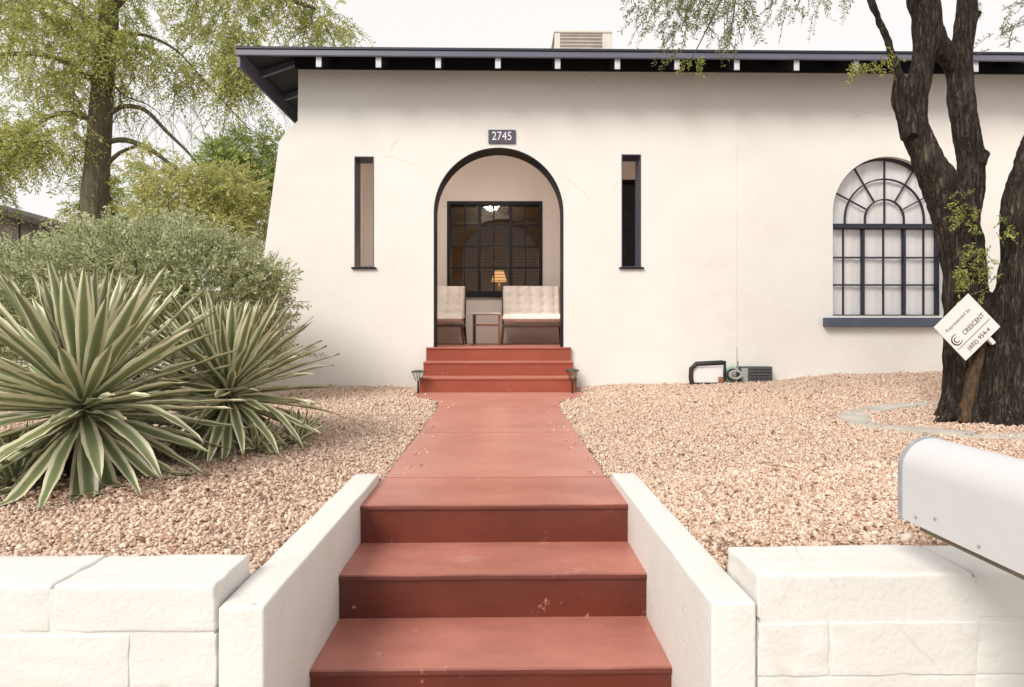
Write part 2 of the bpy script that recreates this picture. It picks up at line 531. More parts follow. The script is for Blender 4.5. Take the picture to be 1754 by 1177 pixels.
def bark_mat(name, c1, c2, sz=(9, 9, 1.6), plates=True, patch=None):
    """furrowed bark: long fibres, broken plates, paler patches"""
    m = bpy.data.materials.new(name)
    n, l = nt(m)
    b = n['Principled BSDF']
    b.inputs['Roughness'].default_value = 0.95
    b.inputs['Specular IOR Level'].default_value = 0.15
    tc = n.new('ShaderNodeTexCoord')
    mp = n.new('ShaderNodeMapping'); mp.inputs['Scale'].default_value = sz
    l.new(tc.outputs['Object'], mp.inputs[0])
    t = n.new('ShaderNodeTexNoise')
    t.inputs['Scale'].default_value = 4.0; t.inputs['Detail'].default_value = 9; t.inputs['Roughness'].default_value = 0.72; t.inputs['Distortion'].default_value = 0.6
    l.new(mp.outputs[0], t.inputs[0])
    r = ramp(n, [(0.34, c1), (0.5, [x * .6 + y * .4 for x, y in zip(c1, c2)]), (0.66, c2)])
    l.new(t.outputs[0], r.inputs[0])
    col, hgt = r.outputs[0], t.outputs[0]
    if plates:
        m2 = n.new('ShaderNodeMapping'); m2.inputs['Scale'].default_value = (30, 30, 3.2)
        l.new(tc.outputs['Object'], m2.inputs[0])
        va = n.new('ShaderNodeVectorMath'); va.operation = 'MULTIPLY_ADD'; va.inputs[1].default_value = (3.4, 3.4, 3.4)
        l.new(t.outputs['Color'], va.inputs[0]); l.new(m2.outputs[0], va.inputs[2])
        vo = n.new('ShaderNodeTexVoronoi'); vo.feature = 'DISTANCE_TO_EDGE'; vo.inputs['Scale'].default_value = 1.0
        l.new(va.outputs[0], vo.inputs['Vector'])
        rp = ramp(n, [(0.0, (0.40, 0.40, 0.40)), (0.22, (1, 1, 1))]); l.new(vo.outputs['Distance'], rp.inputs[0])
        mu = n.new('ShaderNodeMix'); mu.data_type = 'RGBA'; mu.blend_type = 'MULTIPLY'; mu.inputs[0].default_value = 1.0
        l.new(col, mu.inputs[6]); l.new(rp.outputs[0], mu.inputs[7])
        col = mu.outputs[2]
        ad = n.new('ShaderNodeMath'); ad.operation = 'MULTIPLY_ADD'; ad.inputs[1].default_value = 0.6
        l.new(rp.outputs[0], ad.inputs[0]); l.new(t.outputs[0], ad.inputs[2])
        hgt = ad.outputs[0]
    if patch:
        tp = n.new('ShaderNodeTexNoise'); tp.inputs['Scale'].default_value = 3.2; tp.inputs['Detail'].default_value = 6; tp.inputs['Roughness'].default_value = 0.7
        l.new(tc.outputs['Object'], tp.inputs[0])
        r2 = ramp(n, [(0.52, (0, 0, 0)), (0.68, (0.8, 0.8, 0.8))]); l.new(tp.outputs[0], r2.inputs[0])
        mx = n.new('ShaderNodeMix'); mx.data_type = 'RGBA'; mx.blend_type = 'ADD'
        l.new(r2.outputs[0], mx.inputs[0]); l.new(col, mx.inputs[6]); mx.inputs[7].default_value = (*patch, 1)
        col = mx.outputs[2]
    l.new(col, b.inputs['Base Color'])
    bp = n.new('ShaderNodeBump'); bp.inputs['Strength'].default_value = 1.0; bp.inputs['Distance'].default_value = 0.018
    l.new(hgt, bp.inputs['Height'])
    l.new(bp.outputs[0], b.inputs['Normal'])
    return m


M['bark'] = bark_mat('mesquite_bark', (0.020, 0.015, 0.012), (0.150, 0.120, 0.094), (14, 14, 2.0), patch=(0.06, 0.055, 0.042))
M['rawwood'] = bark_mat('bare_split_wood', (0.03, 0.02, 0.014), (0.19, 0.125, 0.08), (20, 20, 1.6), plates=False)
M['bark2'] = bark_mat('grey_green_bark', (0.07, 0.062, 0.042), (0.22, 0.195, 0.13), plates=False)
M['twig'] = paint('twig_bark', (0.10, 0.08, 0.055), var=0.2, scale=20, rough=0.9, bump=0)
M['leaf_olive'] = leaf_mat('olive_leaves', [(0.0, (0.26, 0.30, 0.09)), (0.4, (0.48, 0.53, 0.16)), (0.75, (0.66, 0.66, 0.24)), (1.0, (0.74, 0.71, 0.36))], trans=0.5)
M['leaf_yellow'] = leaf_mat('yellow_green_leaves', [(0.0, (0.24, 0.28, 0.09)), (0.45, (0.52, 0.54, 0.19)), (0.8, (0.70, 0.64, 0.28)), (1.0, (0.76, 0.67, 0.38))], trans=0.5)
M['leaf_green'] = leaf_mat('fresh_green_leaves', [(0.0, (0.26, 0.35, 0.10)), (0.5, (0.48, 0.60, 0.20)), (1.0, (0.68, 0.76, 0.33))], trans=0.5)
M['leaf_sage'] = leaf_mat('sage_leaves', [(0.0, (0.24, 0.25, 0.14)), (0.4, (0.47, 0.51, 0.28)), (0.75, (0.64, 0.67, 0.40)), (1.0, (0.76, 0.74, 0.53))], trans=0.45)
M['leaf_mesq'] = leaf_mat('mesquite_leaflets', [(0.0, (0.11, 0.13, 0.05)), (0.5, (0.20, 0.23, 0.09)), (1.0, (0.33, 0.36, 0.13))], trans=0.4)
M['leaf_sprout'] = leaf_mat('mesquite_young_leaflets', [(0.0, (0.20, 0.24, 0.05)), (0.5, (0.34, 0.38, 0.09)), (1.0, (0.50, 0.50, 0.15))], trans=0.4)
M['litter'] = leaf_mat('dry_leaf_litter', [(0.0, (0.10, 0.05, 0.025)), (0.5, (0.24, 0.13, 0.07)), (1.0, (0.36, 0.23, 0.13))], trans=0.05)


def agave_mat():
    m = bpy.data.materials.new('variegated_leaf')
    n, l = nt(m)
    b = n['Principled BSDF']
    b.inputs['Roughness'].default_value = 0.40
    b.inputs['Specular IOR Level'].default_value = 0.5
    au = n.new('ShaderNodeAttribute'); au.attribute_name = 'across'      # 0 on the midrib, 1 at the margin
    al = n.new('ShaderNodeAttribute'); al.attribute_name = 'along'
    ar = n.new('ShaderNodeAttribute'); ar.attribute_name = 'rnd'
    tc = n.new('ShaderNodeTexCoord')
    t = n.new('ShaderNodeTexNoise'); t.inputs['Scale'].default_value = 26; t.inputs['Detail'].default_value = 4
    l.new(tc.outputs['Object'], t.inputs[0])
    ad = n.new('ShaderNodeMath'); ad.operation = 'MULTIPLY_ADD'
    l.new(t.outputs[0], ad.inputs[0]); ad.inputs[1].default_value = 0.16; ad.inputs[2].default_value = -0.08
    a2 = n.new('ShaderNodeMath'); a2.operation = 'ADD'
    l.new(au.outputs['Fac'], a2.inputs[0]); l.new(ad.outputs[0], a2.inputs[1])
    r = ramp(n, [(0.0, (0.20, 0.24, 0.115)), (0.36, (0.24, 0.275, 0.135)), (0.50, (0.30, 0.33, 0.17)), (0.59, (0.74, 0.71, 0.48)), (1.0, (0.82, 0.79, 0.58))])
    l.new(a2.outputs[0], r.inputs[0])
    hs = n.new('ShaderNodeHueSaturation')
    v = n.new('ShaderNodeMapRange')
    l.new(ar.outputs['Fac'], v.inputs[0]); v.inputs[3].default_value = 0.78; v.inputs[4].default_value = 1.18
    l.new(v.outputs[0], hs.inputs['Value']); l.new(r.outputs[0], hs.inputs['Color'])
    # dry brown tips
    tp = ramp(n, [(0.93, (0, 0, 0)), (1.0, (1, 1, 1))])
    l.new(al.outputs['Fac'], tp.inputs[0])
    mx = n.new('ShaderNodeMix'); mx.data_type = 'RGBA'
    l.new(tp.outputs[0], mx.inputs[0]); l.new(hs.outputs[0], mx.inputs[6]); mx.inputs[7].default_value = (0.16, 0.09, 0.05, 1)
    l.new(mx.outputs[2], b.inputs['Base Color'])
    ay = n.new('ShaderNodeAttribute'); ay.attribute_name = 'dry'
    my = n.new('ShaderNodeMix'); my.data_type = 'RGBA'
    l.new(ay.outputs['Fac'], my.inputs[0]); l.new(mx.outputs[2], my.inputs[6]); my.inputs[7].default_value = (0.36, 0.26, 0.16, 1)
    l.new(my.outputs[2], b.inputs['Base Color'])
    tr = n.new('ShaderNodeBsdfTranslucent'); l.new(my.outputs[2], tr.inputs[0])
    ms = n.new('ShaderNodeMixShader'); ms.inputs[0].default_value = 0.14
    l.new(b.outputs[0], ms.inputs[1]); l.new(tr.outputs[0], ms.inputs[2])
    l.new(ms.outputs[0], n['Material Output'].inputs[0])
    return m


M['agave'] = agave_mat()


def gravel_mat(name, attr):
    m = bpy.data.materials.new(name)
    n, l = nt(m)
    b = n['Principled BSDF']
    b.inputs['Roughness'].default_value = 0.9
    b.inputs['Specular IOR Level'].default_value = 0.25
    stops = [(0.0, (0.07, 0.04, 0.027)), (0.10, (0.27, 0.15, 0.10)), (0.28, (0.49, 0.33, 0.245)), (0.55, (0.63, 0.475, 0.37)),
             (0.8, (0.71, 0.57, 0.455)), (1.0, (0.77, 0.68, 0.60))]
    r = ramp(n, stops)
    tc = n.new('ShaderNodeTexCoord')
    if attr:
        at = n.new('ShaderNodeAttribute'); at.attribute_name = 'rnd'
        l.new(at.outputs['Fac'], r.inputs[0])
        l.new(r.outputs[0], b.inputs['Base Color'])
    else:
        vo = n.new('ShaderNodeTexVoronoi'); vo.inputs['Scale'].default_value = 75
        l.new(tc.outputs['Object'], vo.inputs['Vector'])
        sp = n.new('ShaderNodeSeparateColor'); l.new(vo.outputs['Color'], sp.inputs[0])
        l.new(sp.outputs[0], r.inputs[0])
        l.new(r.outputs[0], b.inputs['Base Color'])
        bp = n.new('ShaderNodeBump'); bp.inputs['Strength'].default_value = 0.8; bp.inputs['Distance'].default_value = 0.012
        bp.invert = True
        l.new(vo.outputs['Distance'], bp.inputs['Height'])
        l.new(bp.outputs[0], b.inputs['Normal'])
    return m


M['gravel'] = gravel_mat('gravel_stone', True)
M['gravelbed'] = gravel_mat('gravel_ground', False)
M['dirt'] = paint('pale_dirt', (0.42, 0.34, 0.27), var=0.15, scale=3, rough=0.95, bump=0.4, bscale=60)

# ------------------------------------------------------------------ levels
CX0 = -0.036                    # centre line of the path
HW = 0.60                       # half width of the lower steps
Y_TOP = 2.61                    # edge of the top tread
PORCH_Y0, PORCH_Y = 6.2, 6.8    # front of the porch steps, front face of the house
FLOOR = 0.588


def path_z(y):
    return 0.127 * min(1, max(0, (y - 3.1) / (PORCH_Y0 - 3.1)))


def sm(x, a, b):
    t = np.clip((x - a) / (b - a), 0, 1)
    return t * t * (3 - 2 * t)


PATH_Y = [2.2, 2.61, 4.0, 5.15, 5.45, 5.62, 5.74, 5.83, 5.90, 5.97, 6.3]
PATH_W = [0.6, 0.60, 0.575, 0.545, 0.56, 0.60, 0.66, 0.74, 0.82, 0.87, 0.88]


def ground_h(x, y):
    """gravel surface"""
    x = np.asarray(x, float); y = np.asarray(y, float)
    H = np.interp(x, [-3.2, -0.9, 0.9, 2.3, 3.2, 3.9, 5.0], [0.135, 0.140, 0.155, 0.165, 0.19, 0.27, 0.29])
    t = np.clip((y - 1.8) / 5.0, 0, 1)
    h = 0.03 * (1 - t) + H * t
    h = h + 0.03 * sm(np.abs(x - CX0), 0.75, 1.6) * (1 - t) + 0.008 * np.sin(x * 2.3 + 1.1 * y) * sm(np.abs(x), 0.9, 1.6)
    pz = 0.127 * np.clip((y - 3.1) / (PORCH_Y0 - 3.1), 0, 1)
    hw = np.interp(y, PATH_Y, PATH_W)
    d = np.abs(x - CX0) - hw
    k = sm(d, 0.02, 0.55)
    h = (pz - 0.012) * (1 - k) + h * k
    h = np.where(d < 0.0, pz - 0.06, h)
    return h


# ------------------------------------------------------------------ ground
def build_ground():
    xs = np.concatenate([np.arange(-14, -5, 0.5), np.arange(-5, 6.5, 0.045), np.arange(6.5, 14.01, 0.5)])
    ys = np.concatenate([np.arange(1.70, 7.2, 0.045), np.arange(7.2, 26, 0.6)])
    X, Y = np.meshgrid(xs, ys)
    Z = ground_h(X, Y)
    nx, ny = len(xs), len(ys)
    v = np.stack([X.ravel(), Y.ravel(), Z.ravel()], 1)
    i, j = np.meshgrid(np.arange(nx - 1), np.arange(ny - 1))
    a = (j * nx + i).ravel()
    f = np.stack([a, a + 1, a + 1 + nx, a + nx], 1)
    cx = v[f].mean(1)
    keep = ~((cx[:, 1] < 3.05) & (np.abs(cx[:, 0] - CX0) < 0.68))
    keep &= ~((cx[:, 0] > -2.3) & (cx[:, 1] > 6.95))
    o = np_mesh('gravel_ground', v, f[keep], M['gravelbed'], smooth=True)
    tag(o, kind='structure')


build_ground()
o = MB().box(-600, 600, 13.0, 1200, -0.4, -0.02).build('ground', M['dirt']); tag(o, kind='structure')
o = MB().box(-40, 40, -2.2, 1.56, -0.80, -0.68).build('sidewalk', M['concrete']); tag(o, kind='structure')
o = MB().box(-60, 60, -14, -2.35, -0.95, -0.82).build('road', M['asphalt']); tag(o, kind='structure')
o = MB().box(-60, 60, -2.35, -2.2, -0.95, -0.68).build('kerb', M['concrete'], bevel=0.02); tag(o, kind='structure')

# loose stones: too many to count
def build_gravel():
    t = (1 + 5 ** .5) / 2
    ico = np.array([(-1, t, 0), (1, t, 0), (-1, -t, 0), (1, -t, 0), (0, -1, t), (0, 1, t), (0, -1, -t), (0, 1, -t), (t, 0, -1), (t, 0, 1), (-t, 0, -1), (-t, 0, 1)], float)
    ico /= np.linalg.norm(ico[0])
    icf = np.array([(0, 11, 5), (0, 5, 1), (0, 1, 7), (0, 7, 10), (0, 10, 11), (1, 5, 9), (5, 11, 4), (11, 10, 2), (10, 7, 6), (7, 1, 8),
                    (3, 9, 4), (3, 4, 2), (3, 2, 6), (3, 6, 8), (3, 8, 9), (4, 9, 5), (2, 4, 11), (6, 2, 10), (8, 6, 7), (9, 8, 1)])
    octa = np.array([(1, 0, 0), (-1, 0, 0), (0, 1, 0), (0, -1, 0), (0, 0, 1), (0, 0, -1)], float)
    ocf = np.array([(0, 2, 4), (2, 1, 4), (1, 3, 4), (3, 0, 4), (2, 0, 5), (1, 2, 5), (3, 1, 5), (0, 3, 5)])
    VV, FF, RR, off = [], [], [], 0
    for y0, y1, dens, size, shp, shf, spread in ((1.79, 2.6, 7600, 0.0060, ico, icf, 0.9), (2.6, 3.0, 5600, 0.0067, ico, icf, 0.82), (3.0, 3.5, 5200, 0.0072, octa, ocf, 0.80), (3.5, 4.8, 3900, 0.0082, octa, ocf, 0.72), (4.8, 6.79, 2400, 0.0098, octa, ocf, 0.62)):
        w = 0.94 * y1 + 0.4
        n = int((y1 - y0) * 2 * w * dens)
        x = rng.uniform(-w, w, n); y = rng.uniform(y0, y1, n)
        d = np.abs(x - CX0) - np.interp(y, PATH_Y, PATH_W)
        ok = (d > (0.004 + 0.02 * rng.random(n) ** 2)) | ((d > -0.22 * rng.random(n) ** 3) & (rng.random(n) < 0.06) & (y > 3.15) & (y < 6.1))
        ok &= ~((y < 3.02) & (d < 0.135))
        ok &= ~((y > PORCH_Y0 - 0.02) & (np.abs(x - CX0) < 0.86))
        ok &= x < 5.6
        ok &= ~((x < -2.2) & (y > 4.8))
        x, y = x[ok], y[ok]
        n, k = len(x), len(shp)
        s = size * rng.lognormal(0, 0.30, n)
        V = np.repeat(shp[None], n, 0) * rng.uniform(0.68, 1.25, (n, k, 1))
        V *= rng.uniform(0.7, 1.3, (n, 1, 3)) * np.array([1.2, 1.1, 0.62])
        q = rng.normal(size=(n, 4)); q /= np.linalg.norm(q, axis=1)[:, None]
        w_, a, b, c = q.T
        R = np.stack([1 - 2 * (b * b + c * c), 2 * (a * b - c * w_), 2 * (a * c + b * w_), 2 * (a * b + c * w_), 1 - 2 * (a * a + c * c), 2 * (b * c - a * w_),
                      2 * (a * c - b * w_), 2 * (b * c + a * w_), 1 - 2 * (a * a + b * b)], 1).reshape(n, 3, 3)
        V = np.einsum('nij,nkj->nki', R, V) * s[:, None, None]
        dd = np.abs(x - CX0) - np.interp(y, PATH_Y, PATH_W)
        z = np.where(dd < 0.004, 0.127 * np.clip((y - 3.1) / (PORCH_Y0 - 3.1), 0, 1) + 0.3 * s, ground_h(x, y) + s * rng.uniform(0.1, 0.75, n))
        V += np.stack([x, y, z], 1)[:, None]
        # colour: mostly pink-tan, browner patches near the plants
        base = 0.56 + (rng.beta(2.0, 1.9, n) - 0.5) * spread
        base = np.where(rng.random(n) < 0.045 * spread, base * 0.18, base)
        litter = np.exp(-(((x + 2.0) / 0.9) ** 2 + ((y - 2.75) / 0.5) ** 2)) * 0.28 + np.exp(-(((x - 1.6) / 1.2) ** 2 + ((y - 1.9) / 0.22) ** 2)) * 0.16
        base = np.clip(base - litter * rng.random(n), 0.02, 1)
        VV.append(V.reshape(-1, 3)); RR.append(np.repeat(base, k))
        FF.append((shf[None] + (np.arange(n) * k)[:, None, None]).reshape(-1, 3) + off)
        off += n * k
    o = np_mesh('gravel', np.concatenate(VV), np.concatenate(FF), M['gravel'], attrs={'rnd': np.concatenate(RR)})
    tag(o, 'pink and tan crushed stone gravel covering the front yard', 'gravel', kind='stuff')


build_gravel()

# ------------------------------------------------------------------ lower steps, cheek walls, path
YT = [2.61, 2.27, 1.93, 1.59]          # tread edges
ZT = [0.0, -0.17, -0.34, -0.51]


def step_mesh(x0, x1, yf, yb, z0, z1, nose=0.010, lip=0.022, seed=0):
    """one poured step: riser face set back under a rounded, slightly uneven nosing"""
    mb = MB()
    prof = [(yf + nose, z0), (yf + nose, z1 - lip - 0.006), (yf + nose, z1 - lip), (yf, z1 - lip + 0.003), (yf, z1 - 0.012), (yf + 0.0025, z1 - 0.004), (yf + 0.009, z1), (yb, z1), (yb, z0)]
    n = 28
    m = len(prof)
    for i in range(n + 1):
        x = x0 + (x1 - x0) * i / n
        for k, (y, z) in enumerate(prof):
            w = mnoise.noise(Vector((x * 5, seed * 3.1 + k * .15, 1.7))) * 0.0014 + mnoise.noise(Vector((x * 22, seed * 2.1 + k * .4, .3))) * 0.0012
            mb.v.append((x, y + (w if 1 <= k <= 5 else 0), z + (w * 0.5 if 1 <= k <= 6 else 0)))
    for i in range(n):
        for k in range(m):
            k2 = (k + 1) % m
            mb.f.append((i * m + k, (i + 1) * m + k, (i + 1) * m + k2, i * m + k2))
    mb.f.append(tuple(range(m))); mb.f.append(tuple(n * m + k for k in reversed(range(m))))
    return mb


fs = thing('entry_steps', (CX0, 2.0, -0.68), 'worn red painted concrete steps between two low white cheek walls', 'steps')
for i in range(4):
    yb = YT[i - 1] + 0.05 if i else 3.10
    z0 = (ZT[i + 1] - 0.02) if i < 3 else -0.68
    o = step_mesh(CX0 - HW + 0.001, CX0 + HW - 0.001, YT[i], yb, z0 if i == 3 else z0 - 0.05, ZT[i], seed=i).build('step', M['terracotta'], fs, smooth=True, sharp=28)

# cheek walls: flat-topped, front face plumb
for sgn, lab in ((-1, 'low white rendered cheek wall of the red steps, on the cracked block side'), (1, 'low white rendered cheek wall of the red steps, on the mailbox side')):
    xi, xo = CX0 + sgn * HW, CX0 + sgn * (HW + 0.122)
    mb = MB()
    n = 18
    x0, x1 = min(xi, xo), max(xi, xo)
    pts = []
    for k in range(n + 1):
        y = 1.565 + (3.02 - 1.565) * k / n
        zt = 0.043 + 0.0012 * math.sin(k * 1.3 + sgn)
        pts.append((y, zt))
    for (y, zt) in pts:
        mb.v += [(x0, y, -0.70), (x1, y, -0.70), (x1, y, zt), (x0, y, zt)]
    for k in range(n):
        a = k * 4
        for q in range(4):
            mb.f.append((a + q, a + (q + 1) % 4, a + 4 + (q + 1) % 4, a + 4 + q))
    mb.f += [(3, 2, 1, 0), tuple(n * 4 + q for q in range(4))]
    o = mb.build('cheek_wall', M['white'], None, smooth=True, bevel=0.009, seg=3, jitter=0.0015)
    tag(o, lab, 'low wall')

# path: separate poured slabs
pth = bpy.data.objects.new('path', None); COL.objects.link(pth); pth.location = (CX0, 4.4, 0); tag(pth, kind='structure')
cuts = [3.106, 4.22, 5.30, 6.215]
for y0, y1 in zip(cuts[:-1], cuts[1:]):
    ys = sorted(set([y0 + 0.004, y1 - 0.004] + [y for y in np.arange(y0 + 0.05, y1 - 0.01, 0.05)]))
    mb = MB()
    for y in ys:
        w = float(np.interp(y, PATH_Y, PATH_W)) + 0.006 * mnoise.noise(Vector((0.3, y * 4, 2)))
        z = path_z(y)
        mb.v += [(CX0 - w, y, z - 0.09), (CX0 + w, y, z - 0.09), (CX0 + w, y, z), (CX0 - w, y, z)]
    for k in range(len(ys) - 1):
        a = k * 4
        for q in range(4):
            mb.f.append((a + q, a + (q + 1) % 4, a + 4 + (q + 1) % 4, a + 4 + q))
    e = (len(ys) - 1) * 4
    mb.f += [(3, 2, 1, 0), (e, e + 1, e + 2, e + 3)]
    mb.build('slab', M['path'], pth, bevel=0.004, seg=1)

# ------------------------------------------------------------------ block retaining walls
def slump_block(x0, x1, y0, y1, z0, z1, seed, top=False):
    mb = MB()
    nx = 10
    mb.box(x0, x1, y0, y1, z0, z1)
    me = bpy.data.meshes.new('block')
    bm = bmesh.new()
    vs = [bm.verts.new(v) for v in mb.v]
    for f in mb.f: bm.faces.new([vs[i] for i in f])
    bmesh.ops.recalc_face_normals(bm, faces=bm.faces)
    bmesh.ops.bevel(bm, geom=list(bm.edges), offset=0.009 if top else 0.0035, segments=3, profile=0.55, affect='EDGES')
    bmesh.ops.subdivide_edges(bm, edges=[e for e in bm.edges if e.calc_length() > 0.08], cuts=9, use_grid_fill=True)
    for v in bm.verts:
        nv = mnoise.noise_vector(v.co * 6 + Vector((seed, 0, 0))) * 0.004 + mnoise.noise_vector(v.co * 24 + Vector((0, seed, 0))) * 0.0035
        v.co += nv
    for f in bm.faces: f.smooth = True
    return bm, me


def block_wall(xa, xb, ztop, label, firsts, gap, L):
    """xa = end at the cheek wall, xb = far end"""
    sgn = 1 if xb > xa else -1
    t = thing('retaining_wall', ((xa + xb) / 2, 1.68, -0.68), label, 'wall')
    inv = wmat(t).inverted()
    Y0, Y1 = 1.572, 1.79
    z1 = ztop
    for c in range(5):
        hgt = 0.128 if c == 0 else 0.148
        z0 = z1 - hgt
        x = xa + sgn * gap
        k = 0
        off = firsts[c % 2]
        while abs(x - xa) < abs(xb - xa):
            ln = L * (off if k == 0 else 1.0)
            xe = x + sgn * ln
            jx, jz = 0.0028, 0.0028
            a, b = min(x, xe) + jx, max(x, xe) - jx
            if k == 0 and sgn < 0: b = x - 0.001
            bm, me = slump_block(a, b, Y0 + random.uniform(-0.003, 0.003), Y1, z0 + jz, z1 - (0 if c == 0 else jz), random.random() * 50, top=(c == 0))
            bm.transform(inv)
            bm.to_mesh(me); bm.free()
            me.materials.append(M['white'])
            o = bpy.data.objects.new('block', me); COL.objects.link(o); o.parent = t
            x = xe; k += 1
        z1 = z0
    m0, m1 = min(xa + sgn * 0.012, xb), max(xa + sgn * 0.012, xb)
    MB().box(m0, m1, Y0 + 0.0022, Y1 - 0.01, z1, ztop - 0.012).build('mortar', M['white'], t)
    return t


block_wall(CX0 - HW - 0.124, -5.2, 0.100, 'white painted block wall with a dark crack against the cheek wall', (0.99, 0.52), 0.006, 0.437)
block_wall(CX0 + HW + 0.124, 5.2, 0.116, 'white painted block wall standing behind the white mailbox', (1.46, 0.48), 0.002, 0.41)

# ------------------------------------------------------------------ the house
HY = PORCH_Y
WT = 0.25                                   # wall thickness
house = thing('house', (2.0, 9.5, 0.0), 'white stucco bungalow with arched porch and dark eaves', 'house')


def xz(px, py, Y=HY):
    p = P(px, py, Y)
    return (p.x, p.z)


def arc(cx, cz, r, a0, a1, n):
    return [(cx + r * math.cos(a0 + (a1 - a0) * i / n), cz + r * math.sin(a0 + (a1 - a0) * i / n)) for i in range(n + 1)]


# archway
ax0, ax1 = xz(743, 500)[0], xz(965, 500)[0]
acx, ar_ = (ax0 + ax1) / 2, (ax1 - ax0) / 2
aspring = xz(854, 253)[1] - ar_
arch = [(ax0, FLOOR - 0.02), (ax1, FLOOR - 0.02)] + arc(acx, aspring, ar_, 0, PI, 40)
slits = []
for a, b, t, bt in ((607, 640.5, 268, 458), (1064.5, 1098, 264.5, 458)):
    x0, z1 = xz(a, t); x1, z0 = xz(b, bt)
    slits.append([(x0, z0), (x1, z0), (x1, z1), (x0, z1)])
# right arched window opening
wx0, wx1 = xz(1427, 500)[0], xz(1616, 500)[0]
wcx, wr = (wx0 + wx1) / 2, (wx1 - wx0) / 2
wz0 = xz(1520, 541)[1]
wtop = xz(1520, 268)[1]
wspring = wtop - wr
WIN = [(wx0, wz0), (wx1, wz0)] + arc(wcx, wspring, wr, 0, PI, 36)

RPITCH = 0.325
ZT_W = 3.92
XS = xz(1262, 300)[0]
left = [xz(511, 122), xz(510, 207), xz(491, 224), xz(478, 243), xz(455, 417), xz(424, 660)]
XL = left[0][0]
outer1 = [(XS, -0.25), (XS, ZT_W), (XL, ZT_W)] + left + [(left[-1][0] - 0.02, -0.25)]
MB().plate(outer1, [arch] + slits, HY, HY + WT).build('wall', M['stucco'], house)
outer2 = [(8.0, -0.25), (8.0, ZT_W), (XS + 0.003, ZT_W), (XS + 0.003, -0.25)]
MB().plate(outer2, [WIN], HY + 0.006, HY + WT).build('wall', M['stucco'], house)
# side and rear walls
MB().box(XL, XL + 0.2, HY + WT + 0.002, 13.2, -0.25, ZT_W).build('wall', M['stucco'], house)
MB().box(7.8, 8.0, HY + WT + 0.002, 13.2, -0.25, ZT_W).build('wall', M['stucco'], house)
MB().box(XL, 8.0, 13.202, 13.4, -0.25, ZT_W).build('wall', M['stucco'], house)


def offset_in(loop, d):
    c = Vector((sum(p[0] for p in loop) / len(loop), sum(p[1] for p in loop) / len(loop)))
    n = len(loop)
    out = []
    for i in range(n):
        p0, p1, p2 = Vector(loop[i - 1]), Vector(loop[i]), Vector(loop[(i + 1) % n])
        def nrm(a, b):
            t = (b - a)
            if t.length < 1e-7: return Vector((0, 0))
            t.normalize()
            v = Vector((-t.y, t.x))
            return v
        v = nrm(p0, p1) + nrm(p1, p2)
        if v.length < 1e-7: v = nrm(p0, p1)
        v.normalize()
        cs = max(0.4, v.dot(nrm(p1, p2)) if nrm(p1, p2).length else v.dot(nrm(p0, p1)))
        q = p1 + v * (d / cs)
        out.append((q.x, q.y))
    return out


# dark painted linings of the openings (no floor piece under the arch)
a_open = [(ax1, FLOOR)] + arc(acx, aspring, ar_, 0, PI, 40)[0:] + [(ax0, FLOOR)]
a_in = [(ax1 - 0.014, FLOOR)] + arc(acx, aspring, ar_ - 0.014, 0, PI, 40) + [(ax0 + 0.014, FLOOR)]
MB().ring(a_open, a_in, HY - 0.004, HY + WT + 0.004, closed=False).build('archway_lining', M['black'], house, smooth=True)
for s_ in slits:
    MB().ring(s_, offset_in(s_, 0.010), HY - 0.003, HY + WT + 0.004).build('slot_lining', M['sill'], house)
    MB().box(s_[0][0] - 0.03, s_[1][0] + 0.03, HY - 0.035, HY + 0.02, s_[0][1] - 0.02, s_[0][1] - 0.0005).build('slot_sill', M['black'], house, bevel=0.004, seg=1)

# porch interior
PB = 9.05                                   # porch back wall
PXL, PXR = XL + 0.2, 2.75
PCEIL = 3.53
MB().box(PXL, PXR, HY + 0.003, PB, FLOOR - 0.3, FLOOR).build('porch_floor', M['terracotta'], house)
MB().box(PXR, PXR + 0.12, HY + WT, PB, -0.2, ZT_W).build('porch_wall', M['porch'], house)
MB().box(PXL, PXR, HY + WT, PB + 4.1, PCEIL, PCEIL + 0.1).build('porch_ceiling', M['porch'], house)
MB().box(PXL, PXL + 0.015, HY + WT + 0.001, PB, FLOOR, PCEIL).build('porch_wall', M['porch'], house)
# back wall with window and door openings
def bx(px, py): return xz(px, py, PB)
pw = [bx(766, 507), bx(929, 507), bx(929, 345), bx(766, 345)]
d0, d1 = bx(1054, 500)[0], bx(1150, 500)[0]
dz = bx(1080, 308)[1]
dr = [(d0, FLOOR + 0.01), (d1, FLOOR + 0.01), (d1, dz), (d0, dz)]
MB().plate([(PXL + 0.015, FLOOR), (PXR, FLOOR), (PXR, PCEIL), (PXL + 0.015, PCEIL)], [pw, dr], PB, PB + 0.16).build('porch_wall', M['porch'], house)
# door
dm = MB().box(d0 + 0.05, d1 - 0.05, PB + 0.06, PB + 0.105, FLOOR + 0.015, dz - 0.05).build('door', M['door'], house, bevel=0.004, seg=1)
MB().ring(dr, offset_in(dr, 0.05), PB - 0.012, PB + 0.15).build('door_frame', M['black'], dm)
for zz in (0.25, 1.0, 1.75):
    MB().box(d0 + 0.15, d1 - 0.15, PB + 0.045, PB + 0.0605, FLOOR + zz, FLOOR + zz + 0.6).build('door_panel', M['door'], dm, bevel=0.008, seg=2)
MB().tube([(d0 + 0.12, PB + 0.06, FLOOR + 1.0), (d0 + 0.12, PB + 0.0, FLOOR + 1.0), (d0 + 0.22, PB - 0.005, FLOOR + 1.0)], 0.011, 8).build('handle', M['brass'], dm, smooth=True)

